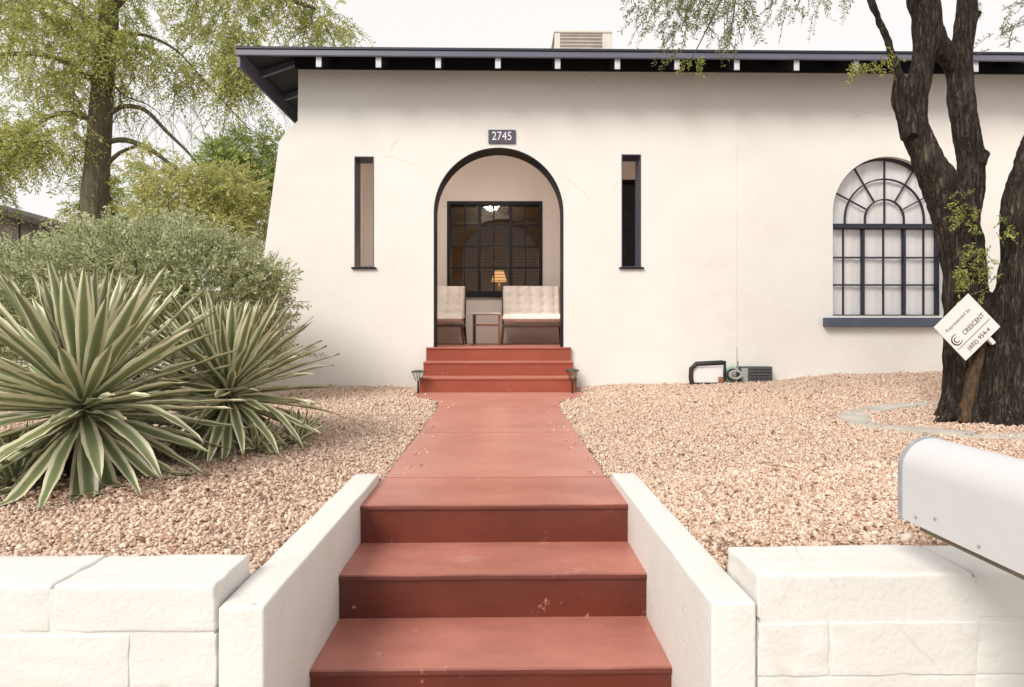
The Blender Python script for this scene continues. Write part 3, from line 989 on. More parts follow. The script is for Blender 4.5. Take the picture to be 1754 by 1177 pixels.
# porch window: frame, mullions, muntins, panes, blind
pf = MB().ring(pw, offset_in(pw, 0.055), PB - 0.02, PB + 0.10).build('window', M['black'], house, bevel=0.003, seg=1)
MB().box(pw[0][0] - 0.02, pw[1][0] + 0.02, PB - 0.05, PB - 0.021, pw[0][1] - 0.02, pw[0][1] + 0.07).build('sill', M['black'], pf, bevel=0.006)
ix0, ix1, iz0, iz1 = pw[0][0] + 0.055, pw[1][0] - 0.055, pw[0][1] + 0.055, pw[2][1] - 0.055
vx = [bx(p, 400)[0] for p in (796, 821, 846, 875, 900)]
hz = [bx(800, p)[1] for p in (458, 422, 385)]
for i, x in enumerate(vx):
    w = 0.026 if i in (1, 3) else 0.0095
    MB().box(x - w, x + w, PB + 0.012, PB + (0.075 if i in (1, 3) else 0.055), iz0 + 0.0005, iz1 - 0.0005).build('mullion' if i in (1, 3) else 'muntin', M['black'], pf)
for z in hz:
    MB().box(ix0 + 0.0005, ix1 - 0.0005, PB + 0.016, PB + 0.051, z - 0.0095, z + 0.0095).build('muntin', M['black'], pf)
gx, gz = [ix0] + vx + [ix1], [iz0] + hz + [iz1]
for i in range(6):
    for j in range(4):
        yy = PB + 0.033
        tl = random.uniform(-0.0025, 0.0025)
        MB().box(gx[i] + 0.006, gx[i + 1] - 0.006, yy, yy + 0.003, gz[j] + 0.006, gz[j + 1] - 0.006,
                 Matrix.Translation((0, 0, 0))).build('pane', M['glass'], pf)
bl = MB().box(ix0 - 0.02, ix1 + 0.02, PB + 0.12, PB + 0.165, iz1 - 0.01, iz1 + 0.05).build('window_blind', M['blind'], house)
nz = int((iz1 - iz0) / 0.047)
for k in range(nz):
    z = iz1 - 0.03 - k * 0.047
    Mx = Matrix.Translation((0, PB + 0.142, z)) @ Matrix.Rotation(math.radians(14), 4, 'X')
    MB().box(ix0 - 0.01, ix1 + 0.01, -0.022, 0.022, -0.0013, 0.0013, Mx).build('slat', M['blind'], bl)
# room behind the porch window
RB, RC = 13.0, FLOOR + 2.62
MB().box(PXL, PXR, PB + 0.2, RB, FLOOR - 0.1, FLOOR + 0.0).build('room_floor', M['floorwood'], house)
MB().box(PXL, PXR, RB, RB + 0.1, FLOOR, RC).build('room_wall', M['room'], house)
MB().box(PXL - 0.0, PXL + 0.05, PB + 0.165, RB, FLOOR, RC).build('room_wall', M['room'], house)
MB().box(PXR - 0.05, PXR, PB + 0.165, RB, FLOOR, RC).build('room_wall', M['room'], house)
MB().box(PXL, PXR, PB + 0.165, RB + 0.1, RC, RC + 0.05).build('room_ceiling', M['room'], house)
# room behind the arched window
MB().box(3.0, 7.7, HY + 0.9, HY + 0.95, 0.3, 3.6).build('room_wall', M['stucco'], house)

# arched window
WY = HY + 0.075
win_in = offset_in(WIN, 0.016)
wf = MB().ring(WIN, win_in, WY - 0.01, WY + 0.06).build('window', M['navy'], house, smooth=True)
sl = MB().box(xz(1410, 550)[0], xz(1634, 550)[0], HY - 0.085, HY + 0.10, xz(1500, 560)[1], xz(1500, 544.5)[1]).build('sill', M['sill'], wf, bevel=0.008)
tz = xz(1516, 388)[1]
PXM = (wx1 - wx0) / (1616 - 1427)          # metres per photo pixel at the facade
cX, cZ = xz(1517, 375, WY)
tzz = xz(1516, 388, WY)[1]
MB().box(wx0 + 0.004, wx1 - 0.004, WY - 0.03, WY + 0.055, tzz - 0.030, tzz + 0.028).build('transom', M['navy'], wf, bevel=0.005)
colx = [xz(p, 450, WY)[0] for p in (1446, 1479, 1515, 1549.5, 1584)]
rowz = [xz(1500, p, WY)[1] for p in (488, 441)]
bot = wz0 + 0.016
for i, x in enumerate(colx):
    big_ = i in (1, 3)
    w = 0.0135 if big_ else 0.0062
    MB().box(x - w, x + w, WY - (0.004 if big_ else -0.012), WY + (0.040 if big_ else 0.036), bot, tzz - 0.029).build('mullion' if big_ else 'muntin', M['navy'], wf)
for z in rowz:
    MB().box(wx0 + 0.02, wx1 - 0.02, WY + 0.011, WY + 0.036, z - 0.009, z + 0.009).build('muntin', M['navy'], wf)
gx = [wx0 + 0.02] + colx + [wx1 - 0.02]
gz = [bot] + rowz + [tzz - 0.028]


def pane(loop, y):
    MB().prism(loop, y, y + 0.003).build('pane', M['winglass'], wf)


for i in range(6):
    for j in range(3):
        a, b, c, d = gx[i] + 0.005, gx[i + 1] - 0.005, gz[j] + 0.005, gz[j + 1] - 0.005
        pane([(a, c), (b, c), (b, d), (a, d)], WY + 0.024)
r1, r2, r3 = 33.5 * PXM * WY / HY, 68.0 * PXM * WY / HY, wr - 0.012
stilt = cZ - (tzz + 0.028)


def arc_bar(r, hw):
    ang = [PI * i / 30 for i in range(31)]
    o_ = [(cX + (r + hw), cZ - stilt)] + [(cX + (r + hw) * math.cos(a), cZ + (r + hw) * math.sin(a)) for a in ang] + [(cX - (r + hw), cZ - stilt)]
    i_ = [(cX + (r - hw), cZ - stilt)] + [(cX + (r - hw) * math.cos(a), cZ + (r - hw) * math.sin(a)) for a in ang] + [(cX - (r - hw), cZ - stilt)]
    MB().ring(o_, i_, WY + 0.012, WY + 0.036, closed=False).build('muntin', M['navy'], wf)


arc_bar(r1, 0.0075); arc_bar(r2, 0.0075)
MB().box(cX - 0.0065, cX + 0.0065, WY + 0.013, WY + 0.035, cZ - stilt, wtop - 0.03).build('muntin', M['navy'], wf)


def r_edge(a):
    """distance from the fan centre to the frame along angle a"""
    dx, dz = math.cos(a), math.sin(a)
    ox, oz = cX - wcx, cZ - wspring
    bq = ox * dx + oz * dz
    cq = ox * ox + oz * oz - (wr - 0.012) ** 2
    return -bq + math.sqrt(max(0, bq * bq - cq))


for dg in (28, 59, 121, 152):
    a = math.radians(dg)
    re = r_edge(a)
    Mx = Matrix.Translation((cX, WY + 0.023, cZ)) @ Matrix.Rotation(-a, 4, 'Y')
    MB().box(r1 + 0.005, re, -0.009, 0.011, -0.0068, 0.0068, Mx).build('muntin', M['navy'], wf)
angs = [0, 28, 59, 90, 121, 152, 180]
for k in range(6):
    a0, a1 = math.radians(angs[k]), math.radians(angs[k + 1])
    for lo, hi in ((r1, r2), (r2, None)):
        aa = [a0 + (a1 - a0) * q / 6 for q in range(7)]
        hi_pts = [(cX + (hi or r_edge(a)) * math.cos(a), cZ + (hi or r_edge(a)) * math.sin(a)) for a in aa]
        lo_pts = [(cX + lo * math.cos(a), cZ + lo * math.sin(a)) for a in reversed(aa)]
        lp = hi_pts + lo_pts
        if k == 0: lp = [(cX + lo, cZ - stilt), (hi_pts[0][0], cZ - stilt)] + lp
        if k == 5: lp = hi_pts + [(hi_pts[-1][0], cZ - stilt), (cX - lo, cZ - stilt)] + lo_pts
        pane(lp, WY + 0.024)
for sg in (1, -1):
    aa = [PI / 2 * q / 8 for q in range(9)]
    lp = [(cX + sg * 0.001, cZ - stilt), (cX + sg * r1, cZ - stilt)] + [(cX + sg * r1 * math.cos(a), cZ + r1 * math.sin(a)) for a in aa[:-1]] + [(cX + sg * 0.001, cZ + r1)]
    if sg < 0: lp = lp[::-1]
    pane(lp, WY + 0.024)
# curtain just behind the glass, gathered in folds
cw = MB()
cw.grid(lambda u, v: (wx0 - 0.08 + (wx1 - wx0 + 0.16) * u, WY + 0.062 + 0.002 * math.sin(u * 95) + 0.003 * math.sin(u * 41 + 1) + 0.003 * math.sin(u * 23 + v * 2), wz0 - 0.1 + (wtop - wz0 + 0.2) * v), 220, 6)
cw.build('curtain', M['curtain'], house, smooth=True)

# ------------------------------------------------------------------ roof
RX0, RX1, RY0, RY1 = P(405, 90, 6.3).x, 8.6, 6.30, 13.9
EZ = EYE + (567 - 84) * 6.3 / 1000          # top of the eave edge
run = (RY1 - RY0) / 2
rz = EZ + run * RPITCH
mbr = MB()
A, B, C_, D_ = (RX0, RY0, EZ), (RX1, RY0, EZ), (RX1, RY1, EZ), (RX0, RY1, EZ)
E_, F_ = (RX0 + run, RY0 + run, rz), (RX1 - run, RY0 + run, rz)
mbr.add([A, B, C_, D_, E_, F_], [(0, 1, 5, 4), (2, 3, 4, 5), (3, 0, 4), (1, 2, 5)])
roof = mbr.build('roof', M['roof'], house)
TH = 0.02


def sl_z(d): return EZ - 0.028 + d * RPITCH     # underside of the boards at distance d from the eave edge


OV = HY - RY0
# sloped dark soffit boards: front and left eaves
sb = MB()
sb.add([(RX0 + 0.03, RY0 + 0.03, sl_z(0.03)), (RX1 - 0.03, RY0 + 0.03, sl_z(0.03)), (RX1 - 0.5, RY0 + 0.62, sl_z(0.62)), (RX0 + 0.62, RY0 + 0.62, sl_z(0.62))], [(0, 3, 2, 1)])
sb.build('soffit', M['soffit'], roof)
sb = MB()
sb.add([(RX0 + 0.03, RY0 + 0.03, sl_z(0.03)), (RX0 + 0.62, RY0 + 0.62, sl_z(0.62)), (RX0 + 0.62, RY1 - 0.62, sl_z(0.62)), (RX0 + 0.03, RY1 - 0.03, sl_z(0.03))], [(0, 3, 2, 1)])
sb.build('soffit', M['soffit'], roof)
# edge boards: a thin dark drip strip over the painted fascia
FB = EZ - 0.085
MB().box(RX0, RX1, RY0, RY0 + 0.028, FB, EZ - 0.022).build('fascia', M['fascia'], roof, bevel=0.004, seg=1)
MB().box(RX0 - 0.008, RX1, RY0 - 0.012, RY0 + 0.05, EZ - 0.0215, EZ + 0.006).build('drip_edge', M['navy'], roof, bevel=0.003, seg=1)
MB().box(RX0, RX0 + 0.028, RY0 + 0.029, RY1, 3.615, EZ - 0.022).build('fascia', M['fascia'], roof, bevel=0.004, seg=1)
MB().box(RX0 - 0.012, RX0 + 0.05, RY0 + 0.051, RY1, EZ - 0.0215, EZ + 0.006).build('drip_edge', M['navy'], roof, bevel=0.003, seg=1)
# frieze boards closing the eave at the wall
MB().box(XL - 0.03, 8.0, HY - 0.022, HY - 0.001, 3.805, sl_z(OV) + 0.02).build('frieze', M['soffit'], roof)
MB().box(XL - 0.024, XL - 0.002, HY + 0.0, RY1 - 0.5, 3.805, sl_z(OV) + 0.02).build('frieze', M['soffit'], roof)
# rafter tails
RH = 0.185
k = 0
px = 547.0
while px < 2150:
    x = P(px, 108, 6.36).x
    w = 0.031
    y0, y1 = RY0 + 0.045, HY - 0.023
    mb = MB()
    loop = [(y0, sl_z(0.045) - 0.002), (y0, sl_z(0.045) - RH + 0.012), (y0 + 0.012, sl_z(0.057) - RH), (y1, sl_z(OV) - 0.095), (y1, sl_z(OV) - 0.002)]
    vs = [(x - w, y, z) for y, z in loop] + [(x + w, y, z) for y, z in loop]
    mb.add(vs, [(4, 3, 2, 1, 0), (5, 6, 7, 8, 9)] + [(i, (i + 1) % 5, (i + 1) % 5 + 5, i + 5) for i in range(5)])
    mb.build('rafter', M['soffit'], roof)
    MB().box(x - w + 0.001, x + w - 0.001, y0 - 0.008, y0 - 0.0004, sl_z(0.045) - RH + 0.006, sl_z(0.045) - 0.01).build('rafter_end', M['rafter'], roof, bevel=0.003, seg=1)
    px += 102.0
y = HY + 0.05
while y < 12.5:
    x0, x1 = RX0 + 0.045, XL - 0.025
    w = 0.02
    loop = [(x0, sl_z(0.045) - 0.002), (x0, sl_z(0.045) - 0.07), (x0 + 0.012, sl_z(0.057) - 0.075), (x1, sl_z(0.46) - 0.06), (x1, sl_z(0.46) - 0.002)]
    vs = [(xx, y - w, z) for xx, z in loop] + [(xx, y + w, z) for xx, z in loop]
    MB().add(vs, [(0, 1, 2, 3, 4), (9, 8, 7, 6, 5)] + [(i, i + 5, (i + 1) % 5 + 5, (i + 1) % 5) for i in range(5)]).build('rafter', M['fascia'], roof)
    y += 0.69
# ceiling over the house so no light falls in from the roof space
MB().box(XL, 8.0, HY + WT, 13.3, ZT_W + 0.001, ZT_W + 0.05).build('attic_floor', M['porch'], house)

# ------------------------------------------------------------------ roof cooler
CY = 8.7
c0, c1 = P(950, 60, CY), P(1048, 60, CY)
ct = P(1000, 52, CY).z
cb = EZ + (CY - RY0) * RPITCH + 0.02
cl = thing('roof_cooler', ((c0.x + c1.x) / 2, CY + 0.4, cb), 'cream louvred evaporative cooler box on the roof', 'cooler')
MB().box(c0.x + 0.02, c1.x - 0.02, CY + 0.02, CY + 0.8, cb, ct - 0.04).build('body', M['cooler'], cl)
MB().box(c0.x - 0.01, c1.x + 0.01, CY - 0.01, CY + 0.83, ct - 0.0395, ct).build('lid', M['cooler'], cl, bevel=0.012)
for xa, xb in ((c0.x, c0.x + 0.085), (c1.x - 0.14, c1.x)):
    MB().box(xa, xb, CY, CY + 0.019, cb, ct - 0.0405).build('corner_post', M['cooler'], cl, bevel=0.004, seg=1)
z = ct - 0.075
while z > cb + 0.05:
    Mx = Matrix.Translation(((c0.x + c1.x) / 2, CY + 0.01, z)) @ Matrix.Rotation(math.radians(-28), 4, 'X')
    MB().box(-(c1.x - c0.x) / 2 + 0.09, (c1.x - c0.x) / 2 - 0.145, -0.022, 0.022, -0.003, 0.003, Mx).build('louvre', M['cooler'], cl)
    z -= 0.052

# ------------------------------------------------------------------ porch steps
ps = thing('porch_steps', (acx, 6.5, 0.12), 'three red painted steps rising to the arched porch', 'steps')
pxs0, pxs1 = acx - 0.835, acx + 0.835
RZ = [0.127 + (FLOOR + 0.001 - 0.127) / 3 * k for k in (1, 2, 3)]
YS = [6.20, 6.50, 6.795]
for i in range(3):
    yb = 6.82 if i < 2 else 6.80
    z0 = 0.02 if i == 0 else RZ[i - 1] - 0.03
    ybk = YS[i + 1] + 0.04 if i < 2 else 7.03
    x0, x1 = (pxs0, pxs1)
    if i == 2:
        # top tread runs a little into the archway
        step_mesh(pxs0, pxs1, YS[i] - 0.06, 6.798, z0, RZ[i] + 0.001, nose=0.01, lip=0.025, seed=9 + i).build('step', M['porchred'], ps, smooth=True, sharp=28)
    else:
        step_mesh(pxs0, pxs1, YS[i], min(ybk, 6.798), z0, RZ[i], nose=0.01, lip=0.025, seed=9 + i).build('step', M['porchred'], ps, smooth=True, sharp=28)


# ------------------------------------------------------------------ text helper
def text_mesh(name, body, size, m, parent, Mx, extrude=0.0012, align='CENTER'):
    cu = bpy.data.curves.new(name, 'FONT')
    cu.body = body; cu.size = size; cu.extrude = extrude; cu.align_x = align; cu.align_y = 'CENTER'
    cu.resolution_u = 3
    tmp = bpy.data.objects.new(name, cu); COL.objects.link(tmp)
    dg = bpy.context.evaluated_depsgraph_get()
    me = bpy.data.meshes.new_from_object(tmp.evaluated_get(dg))
    bpy.data.objects.remove(tmp); bpy.data.curves.remove(cu)
    me.name = name
    me.transform(wmat(parent).inverted() @ Mx)
    me.materials.clear(); me.materials.append(m)
    o = bpy.data.objects.new(name, me); COL.objects.link(o); o.parent = parent
    return o


# house number
q0, q1 = P(836.5, 223, HY), P(883, 246.5, HY)
pl = thing('house_number_plaque', ((q0.x + q1.x) / 2, HY, q1.z), 'small dark house number plaque above the arch reading 2745', 'sign')
MB().box(q0.x, q1.x, HY - 0.022, HY - 0.001, q1.z, q0.z).build('board', M['plaque'], pl, bevel=0.006)
qc = (q0 + q1) / 2
text_mesh('lettering', '2745', 0.138, M['letter'], pl, Matrix.Translation((qc.x, HY - 0.0235, qc.z)) @ Matrix.Rotation(PI / 2, 4, 'X') @ Matrix.Diagonal((0.86, 1, 1, 1)))

# ------------------------------------------------------------------ porch furniture
def cushion(cx, cy, cz, w, h, t, nx, nz, tilt, name, parent):
    """tufted cushion standing in the XZ plane, then tilted about its lower edge"""
    Mx = Matrix.Translation((cx, cy, cz)) @ Matrix.Rotation(tilt, 4, 'X')
    mb = MB()
    NX, NZ = 44, 24

    def th(u, v):
        a, b = abs(2 * u - 1), abs(2 * v - 1)
        e = max(0.0, (1 - a ** 10)) ** 0.4 * max(0.0, (1 - b ** 8)) ** 0.4
        d = 0
        for i in range(nx):
            for j in range(nz):
                du = (u - (i + .5) / nx) * w; dv = (v - (j + .5) / nz) * h
                d += 0.30 * math.exp(-(du * du + dv * dv) / 0.0012)
        for i in range(nx):
            d += 0.12 * math.exp(-(((u - (i + .5) / nx) * w) ** 2) / 0.0005)
        return e * (1 - min(0.6, d)) * t / 2

    mb.grid(lambda u, v: Mx @ Vector(((u - .5) * w, -th(u, v), v * h)), NX, NZ)
    mb.grid(lambda u, v: Mx @ Vector(((u - .5) * w, th(u, v), v * h)), NX, NZ)
    return mb.build(name, M['cushion'], parent, smooth=True)


def lounge_chair(cx, cy, w, label, rzv, seatz=0.41):
    t = thing('lounge_chair', (cx, cy, FLOOR), label, 'chair', rz=0)
    z = FLOOR
    # frame
    MB().box(cx - w / 2, cx + w / 2, cy - 0.32, cy - 0.28, z + seatz - 0.165, z + seatz - 0.125).build('front_rail', M['chairwood'], t, bevel=0.006)
    MB().box(cx - w / 2, cx + w / 2, cy + 0.26, cy + 0.30, z + seatz - 0.165, z + seatz - 0.125).build('rear_rail', M['chairwood'], t, bevel=0.006)
    for s in (-1, 1):
        x = cx + s * (w / 2 - 0.02)
        MB().box(x - 0.018, x + 0.018, cy - 0.279, cy + 0.259, z + seatz - 0.162, z + seatz - 0.128).build('side_rail', M['chairwood'], t, bevel=0.005)
        MB().tube([(x, cy - 0.30, z + seatz - 0.13), (x + s * 0.03, cy - 0.335, z)], [0.022, 0.015], 8).build('leg', M['chairwood'], t, smooth=True)
        MB().tube([(x, cy + 0.28, z + seatz - 0.13), (x + s * 0.02, cy + 0.36, z)], [0.022, 0.015], 8).build('leg', M['chairwood'], t, smooth=True)
        MB().tube([(x + s * 0.005, cy + 0.27, z + seatz - 0.15), (x + s * 0.005, cy + 0.40, z + seatz + 0.44)], [0.018, 0.018], 8).build('back_post', M['chairwood'], t, smooth=True)
    MB().box(cx - w / 2 - 0.01, cx + w / 2 + 0.01, cy + 0.375, cy + 0.42, z + seatz + 0.395, z + seatz + 0.435).build('top_rail', M['chairwood'], t, bevel=0.008)
    # webbing slats under the cushion
    n = 9
    for i in range(n):
        x = cx - w / 2 + 0.06 + (w - 0.12) * i / (n - 1)
        MB().box(x - 0.014, x + 0.014, cy - 0.275, cy + 0.255, z + seatz - 0.126, z + seatz - 0.118).build('strap', M['cushion'], t)
    # cushions
    cushion(cx, cy - 0.34, z + seatz - 0.055, w - 0.01, 0.62, 0.13, 4, 3, -PI / 2 + math.radians(4), 'seat_cushion', t)
    cushion(cx, cy + 0.20, z + seatz - 0.02, w - 0.03, 0.47, 0.13, max(3, int(w / 0.17)), 4, -math.radians(14), 'back_cushion', t)
    return t


lounge_chair(-0.90, 8.25, 0.72, 'cream tufted lounge chair half hidden by the arch, beside the small table', 0)
lounge_chair(0.42, 8.20, 0.86, 'wide cream tufted lounge chair under the lit porch window', 0)
tb0, tb1 = P(809, 500, 8.15).x, P(857, 500, 8.15).x
tt = thing('side_table', ((tb0 + tb1) / 2, 8.15, FLOOR), 'small wooden side table between the two cream chairs', 'table')
zt = FLOOR + 0.44
MB().box(tb0, tb1, 7.95, 8.35, zt - 0.025, zt).build('table_top', M['cushion'], tt, bevel=0.005)
MB().box(tb0 + 0.02, tb1 - 0.02, 7.97, 8.33, zt - 0.18, zt - 0.155).build('shelf', M['tablewood'], tt, bevel=0.004)
for i, (x, y) in enumerate(((tb0 + 0.015, 7.97), (tb1 - 0.03, 7.97), (tb0 + 0.015, 8.33), (tb1 - 0.03, 8.33))):
    MB().box(x, x + 0.026, y - 0.013, y + 0.013, FLOOR, zt - 0.0255).build('leg', M['chairwood'] if i % 2 == 0 else M['tablewood'], tt, bevel=0.003, seg=1)

# lit lamp inside, on a low cabinet
lp = P(855, 467, 10.6)
cb_ = thing('cabinet', (lp.x, 10.6, FLOOR), 'dark low cabinet inside, under the lit lamp', 'cabinet')
MB().box(lp.x - 0.5, lp.x + 0.5, 10.4, 10.8, FLOOR + 0.1, FLOOR + 0.78).build('body', M['floorwood'], cb_, bevel=0.006)
for sx in (-0.45, 0.45):
    for sy in (10.44, 10.76):
        MB().tube([(lp.x + sx, sy, FLOOR), (lp.x + sx, sy, FLOOR + 0.105)], 0.02, 8).build('leg', M['chairwood'], cb_)
lm = thing('table_lamp', (lp.x, 10.6, FLOOR + 0.78), 'lit table lamp with pleated amber shade behind the porch window', 'lamp')
z0 = FLOOR + 0.78
MB().tube([(lp.x, 10.6, z0 + zz) for zz in (0, 0.02, 0.04, 0.12, 0.2, 0.26, 0.33)], [0.07, 0.07, 0.03, 0.055, 0.06, 0.025, 0.012], 16).build('base', M['brass'], lm, smooth=True)
sh = MB()
sh.grid(lambda u, v: (lp.x + (0.135 - 0.055 * v + 0.005 * math.cos(u * 2 * PI * 22)) * math.cos(u * 2 * PI),
                      10.6 + (0.135 - 0.055 * v + 0.005 * math.cos(u * 2 * PI * 22)) * math.sin(u * 2 * PI), z0 + 0.31 + 0.19 * v), 132, 3, closed_u=True)
sh.build('lamp_shade', M['shade'], lm, smooth=True)
ld = bpy.data.lights.new('lamp_light', 'POINT'); ld.energy = 14; ld.color = (1, 0.6, 0.28); ld.shadow_soft_size = 0.06
lo = bpy.data.objects.new('lamp_light', ld); COL.objects.link(lo); lo.parent = lm; lo.location = (0, 0, 0.62)
LX, LY, LZ = -0.21, 7.22, 3.11
cg = thing('ceiling_light', (LX, LY, PCEIL), 'lit round ceiling light of the porch, mirrored in the porch window', 'lamp')
dome = MB()
dome.grid(lambda u, v: (LX + 0.14 * math.cos(v * PI / 2) * math.cos(u * 2 * PI), LY + 0.14 * math.cos(v * PI / 2) * math.sin(u * 2 * PI), LZ - 0.075 * math.sin(v * PI / 2)), 20, 6, closed_u=True)
dome.build('dome', M['bulb'], cg, smooth=True)
MB().tube([(LX, LY, LZ), (LX, LY, LZ + 0.03)], 0.155, 20).build('base', M['brass'], cg)
MB().tube([(LX, LY, LZ + 0.03), (LX, LY, PCEIL - 0.0005)], 0.012, 8).build('stem', M['brass'], cg)

# ------------------------------------------------------------------ path lights
for px_, py0, py1, lab in ((713.5, 634, 682, 'small lantern stake light at the foot of the porch steps, bush side'),
                           (980.5, 632, 676, 'small lantern stake light at the foot of the porch steps, tree side')):
    Yl = 6.12
    b = P(px_ + (3 if px_ < 800 else 0), py1, Yl); tp = P(px_, py0, Yl)
    gz_ = float(ground_h(b.x, Yl))
    t = thing('path_light', (b.x, Yl, gz_), lab, 'lamp')
    x = b.x
    MB().tube([(x, Yl, gz_ - 0.05), (x, Yl, tp.z - 0.11)], 0.011, 8).build('stake', M['plasticblack'], t)
    MB().tube([(x, Yl, tp.z - 0.022), (x, Yl, tp.z - 0.012), (x, Yl, tp.z)], [0.075, 0.073, 0.035], 14).build('cap', M['metal'], t, smooth=True)
    MB().tube([(x, Yl, tp.z - 0.112), (x, Yl, tp.z - 0.023)], [0.028, 0.06], 12).build('lens', M['lampglass'], t, smooth=True)
    for q in range(4):
        a = q * PI / 2 + 0.4
        MB().tube([(x + 0.030 * math.cos(a), Yl + 0.030 * math.sin(a), tp.z - 0.112), (x + 0.063 * math.cos(a), Yl + 0.063 * math.sin(a), tp.z - 0.022)], 0.0035, 5).build('bar', M['metal'], t)

# ------------------------------------------------------------------ things at the foot of the wall
YB = 6.70
g = P(1210, 655, YB)
gz_ = float(ground_h(g.x, YB))
hf = thing('hose_box', (g.x, YB, gz_), 'black framed white box on the gravel against the stucco wall', 'hose box')
bx0, bx1, bz1 = P(1178, 640, YB).x, P(1242, 640, YB).x, P(1210, 618, YB).z
zb = gz_ - 0.01
MB().box(bx0 + 0.06, bx1 - 0.03, YB - 0.02, YB + 0.08, zb + 0.02, bz1 - 0.07).build('panel', M['letter'], hf, bevel=0.005)
MB().tube([(bx0 + 0.04, YB - 0.03, zb), (bx0 + 0.025, YB - 0.03, zb + 0.1), (bx0 + 0.03, YB - 0.03, bz1 - 0.09), (bx0 + 0.09, YB - 0.03, bz1 - 0.035), (bx1 - 0.04, YB - 0.03, bz1 - 0.02)], [0.03, 0.026, 0.028, 0.03, 0.03], 8).build('frame', M['plasticblack'], hf, smooth=True)
MB().tube([(bx1 - 0.015, YB - 0.03, zb), (bx1 - 0.015, YB - 0.03, bz1)], 0.016, 8).build('post', M['plasticblack'], hf)
MB().box(bx0 + 0.05, bx1 - 0.02, YB - 0.04, YB - 0.021, zb, zb + 0.03).build('foot', M['plasticblack'], hf, bevel=0.004)
MB().box(bx1 - 0.09, bx1 - 0.035, YB - 0.05, YB - 0.021, zb + 0.03, zb + 0.095).build('latch', M['tablewood'], hf, bevel=0.008)

g = P(1253, 655, YB)
gz_ = float(ground_h(g.x, YB))
hc = thing('garden_hose', (g.x, YB, gz_), 'small coil of mint green and grey hose beside the dark vent box', 'hose')
for i, (dx, m_) in enumerate(((0, 'mint'), (0.01, 'greyhose'), (-0.008, 'metal'), (0.012, 'greyhose'))):
    pts = [(g.x + dx + 0.065 * math.cos(a), YB - 0.01 - i * 0.026, gz_ + 0.10 + (0.085 - 0.014 * i) * math.sin(a)) for a in np.linspace(0, 2 * PI, 19)]
    MB().tube(pts, 0.0145, 7, cap=False).build('loop', M[m_], hc, smooth=True)
MB().tube([(g.x + 0.07, YB + 0.02, gz_ + 0.02), (g.x + 0.085, YB + 0.02, gz_ + 0.25)], 0.008, 6).build('riser_pipe', M['greyhose'], hc)

vx0, vx1, vz1 = P(1266, 640, YB).x, P(1322, 640, YB).x, P(1290, 628, YB).z
gz_ = float(ground_h((vx0 + vx1) / 2, YB)) - 0.01
vt = thing('vent_box', ((vx0 + vx1) / 2, YB, gz_), 'low dark grey vent box on the gravel under the arched window', 'vent')
MB().box(vx0, vx1, YB - 0.02, YB + 0.09, gz_, vz1).build('case', M['ventgrey'], vt, bevel=0.006)
MB().box(vx0 + 0.02, vx0 + 0.09, YB - 0.028, YB - 0.0205, gz_ + 0.01, vz1 - 0.015).build('cover', M['greyhose'], vt, bevel=0.003, seg=1)
for k in range(5):
    zz = gz_ + 0.03 + k * (vz1 - gz_ - 0.05) / 4
    MB().box(vx0 + 0.11, vx1 - 0.02, YB - 0.034, YB - 0.0205, zz - 0.006, zz + 0.006).build('louvre', M['ventgrey'], vt)

# ------------------------------------------------------------------ mailbox on its post
mbx0 = P(1540, 820, 1.64).x
mbt = thing('mailbox', (mbx0 + 0.085, 1.27, -0.68), 'white metal mailbox with domed top in front of the block wall', 'mailbox')
zb, wdt, hs = 0.250, 0.172, 0.140
rr = wdt / 2


def mb_loop(inset=0.0):
    c = mbx0 + rr
    r = rr - inset
    return [(c - r, zb + inset), (c + r, zb + inset), (c + r, zb + hs)] + [(c + r * math.cos(a), zb + hs + r * math.sin(a)) for a in np.linspace(0, PI, 25)[1:]]


MB().prism(mb_loop(), 1.145, 1.632).build('body', M['mailbox'], mbt, smooth=True)
MB().ring(mb_loop(-0.003), mb_loop(0.004), 1.626, 1.641).build('rear_rim', M['rim'], mbt)
MB().prism(mb_loop(0.0045), 1.6325, 1.637).build('rear_panel', M['mailbox'], mbt)
MB().prism(mb_loop(-0.004), 1.125, 1.1445).build('door', M['mailbox'], mbt)
MB().box(mbx0 + rr - 0.03, mbx0 + rr + 0.03, 1.105, 1.1245, zb + 0.16, zb + 0.19).build('door_pull', M['rim'], mbt, bevel=0.004)
MB().box(mbx0 + 0.016, mbx0 + wdt - 0.016, 1.14, 1.58, zb - 0.018, zb - 0.0005).build('base_board', M['wood'], mbt)
MB().box(mbx0 + rr - 0.045, mbx0 + rr + 0.045, 1.17, 1.26, -0.68, zb - 0.0225).build('post', M['wood'], mbt, bevel=0.005)
for yy, zz in ((1.57, zb + 0.022), (1.50, zb + 0.04), (1.36, zb + 0.02)):
    MB().tube([(mbx0 - 0.0035, yy, zz), (mbx0 + 0.002, yy, zz)], 0.004, 8).build('rivet', M['rim'], mbt)

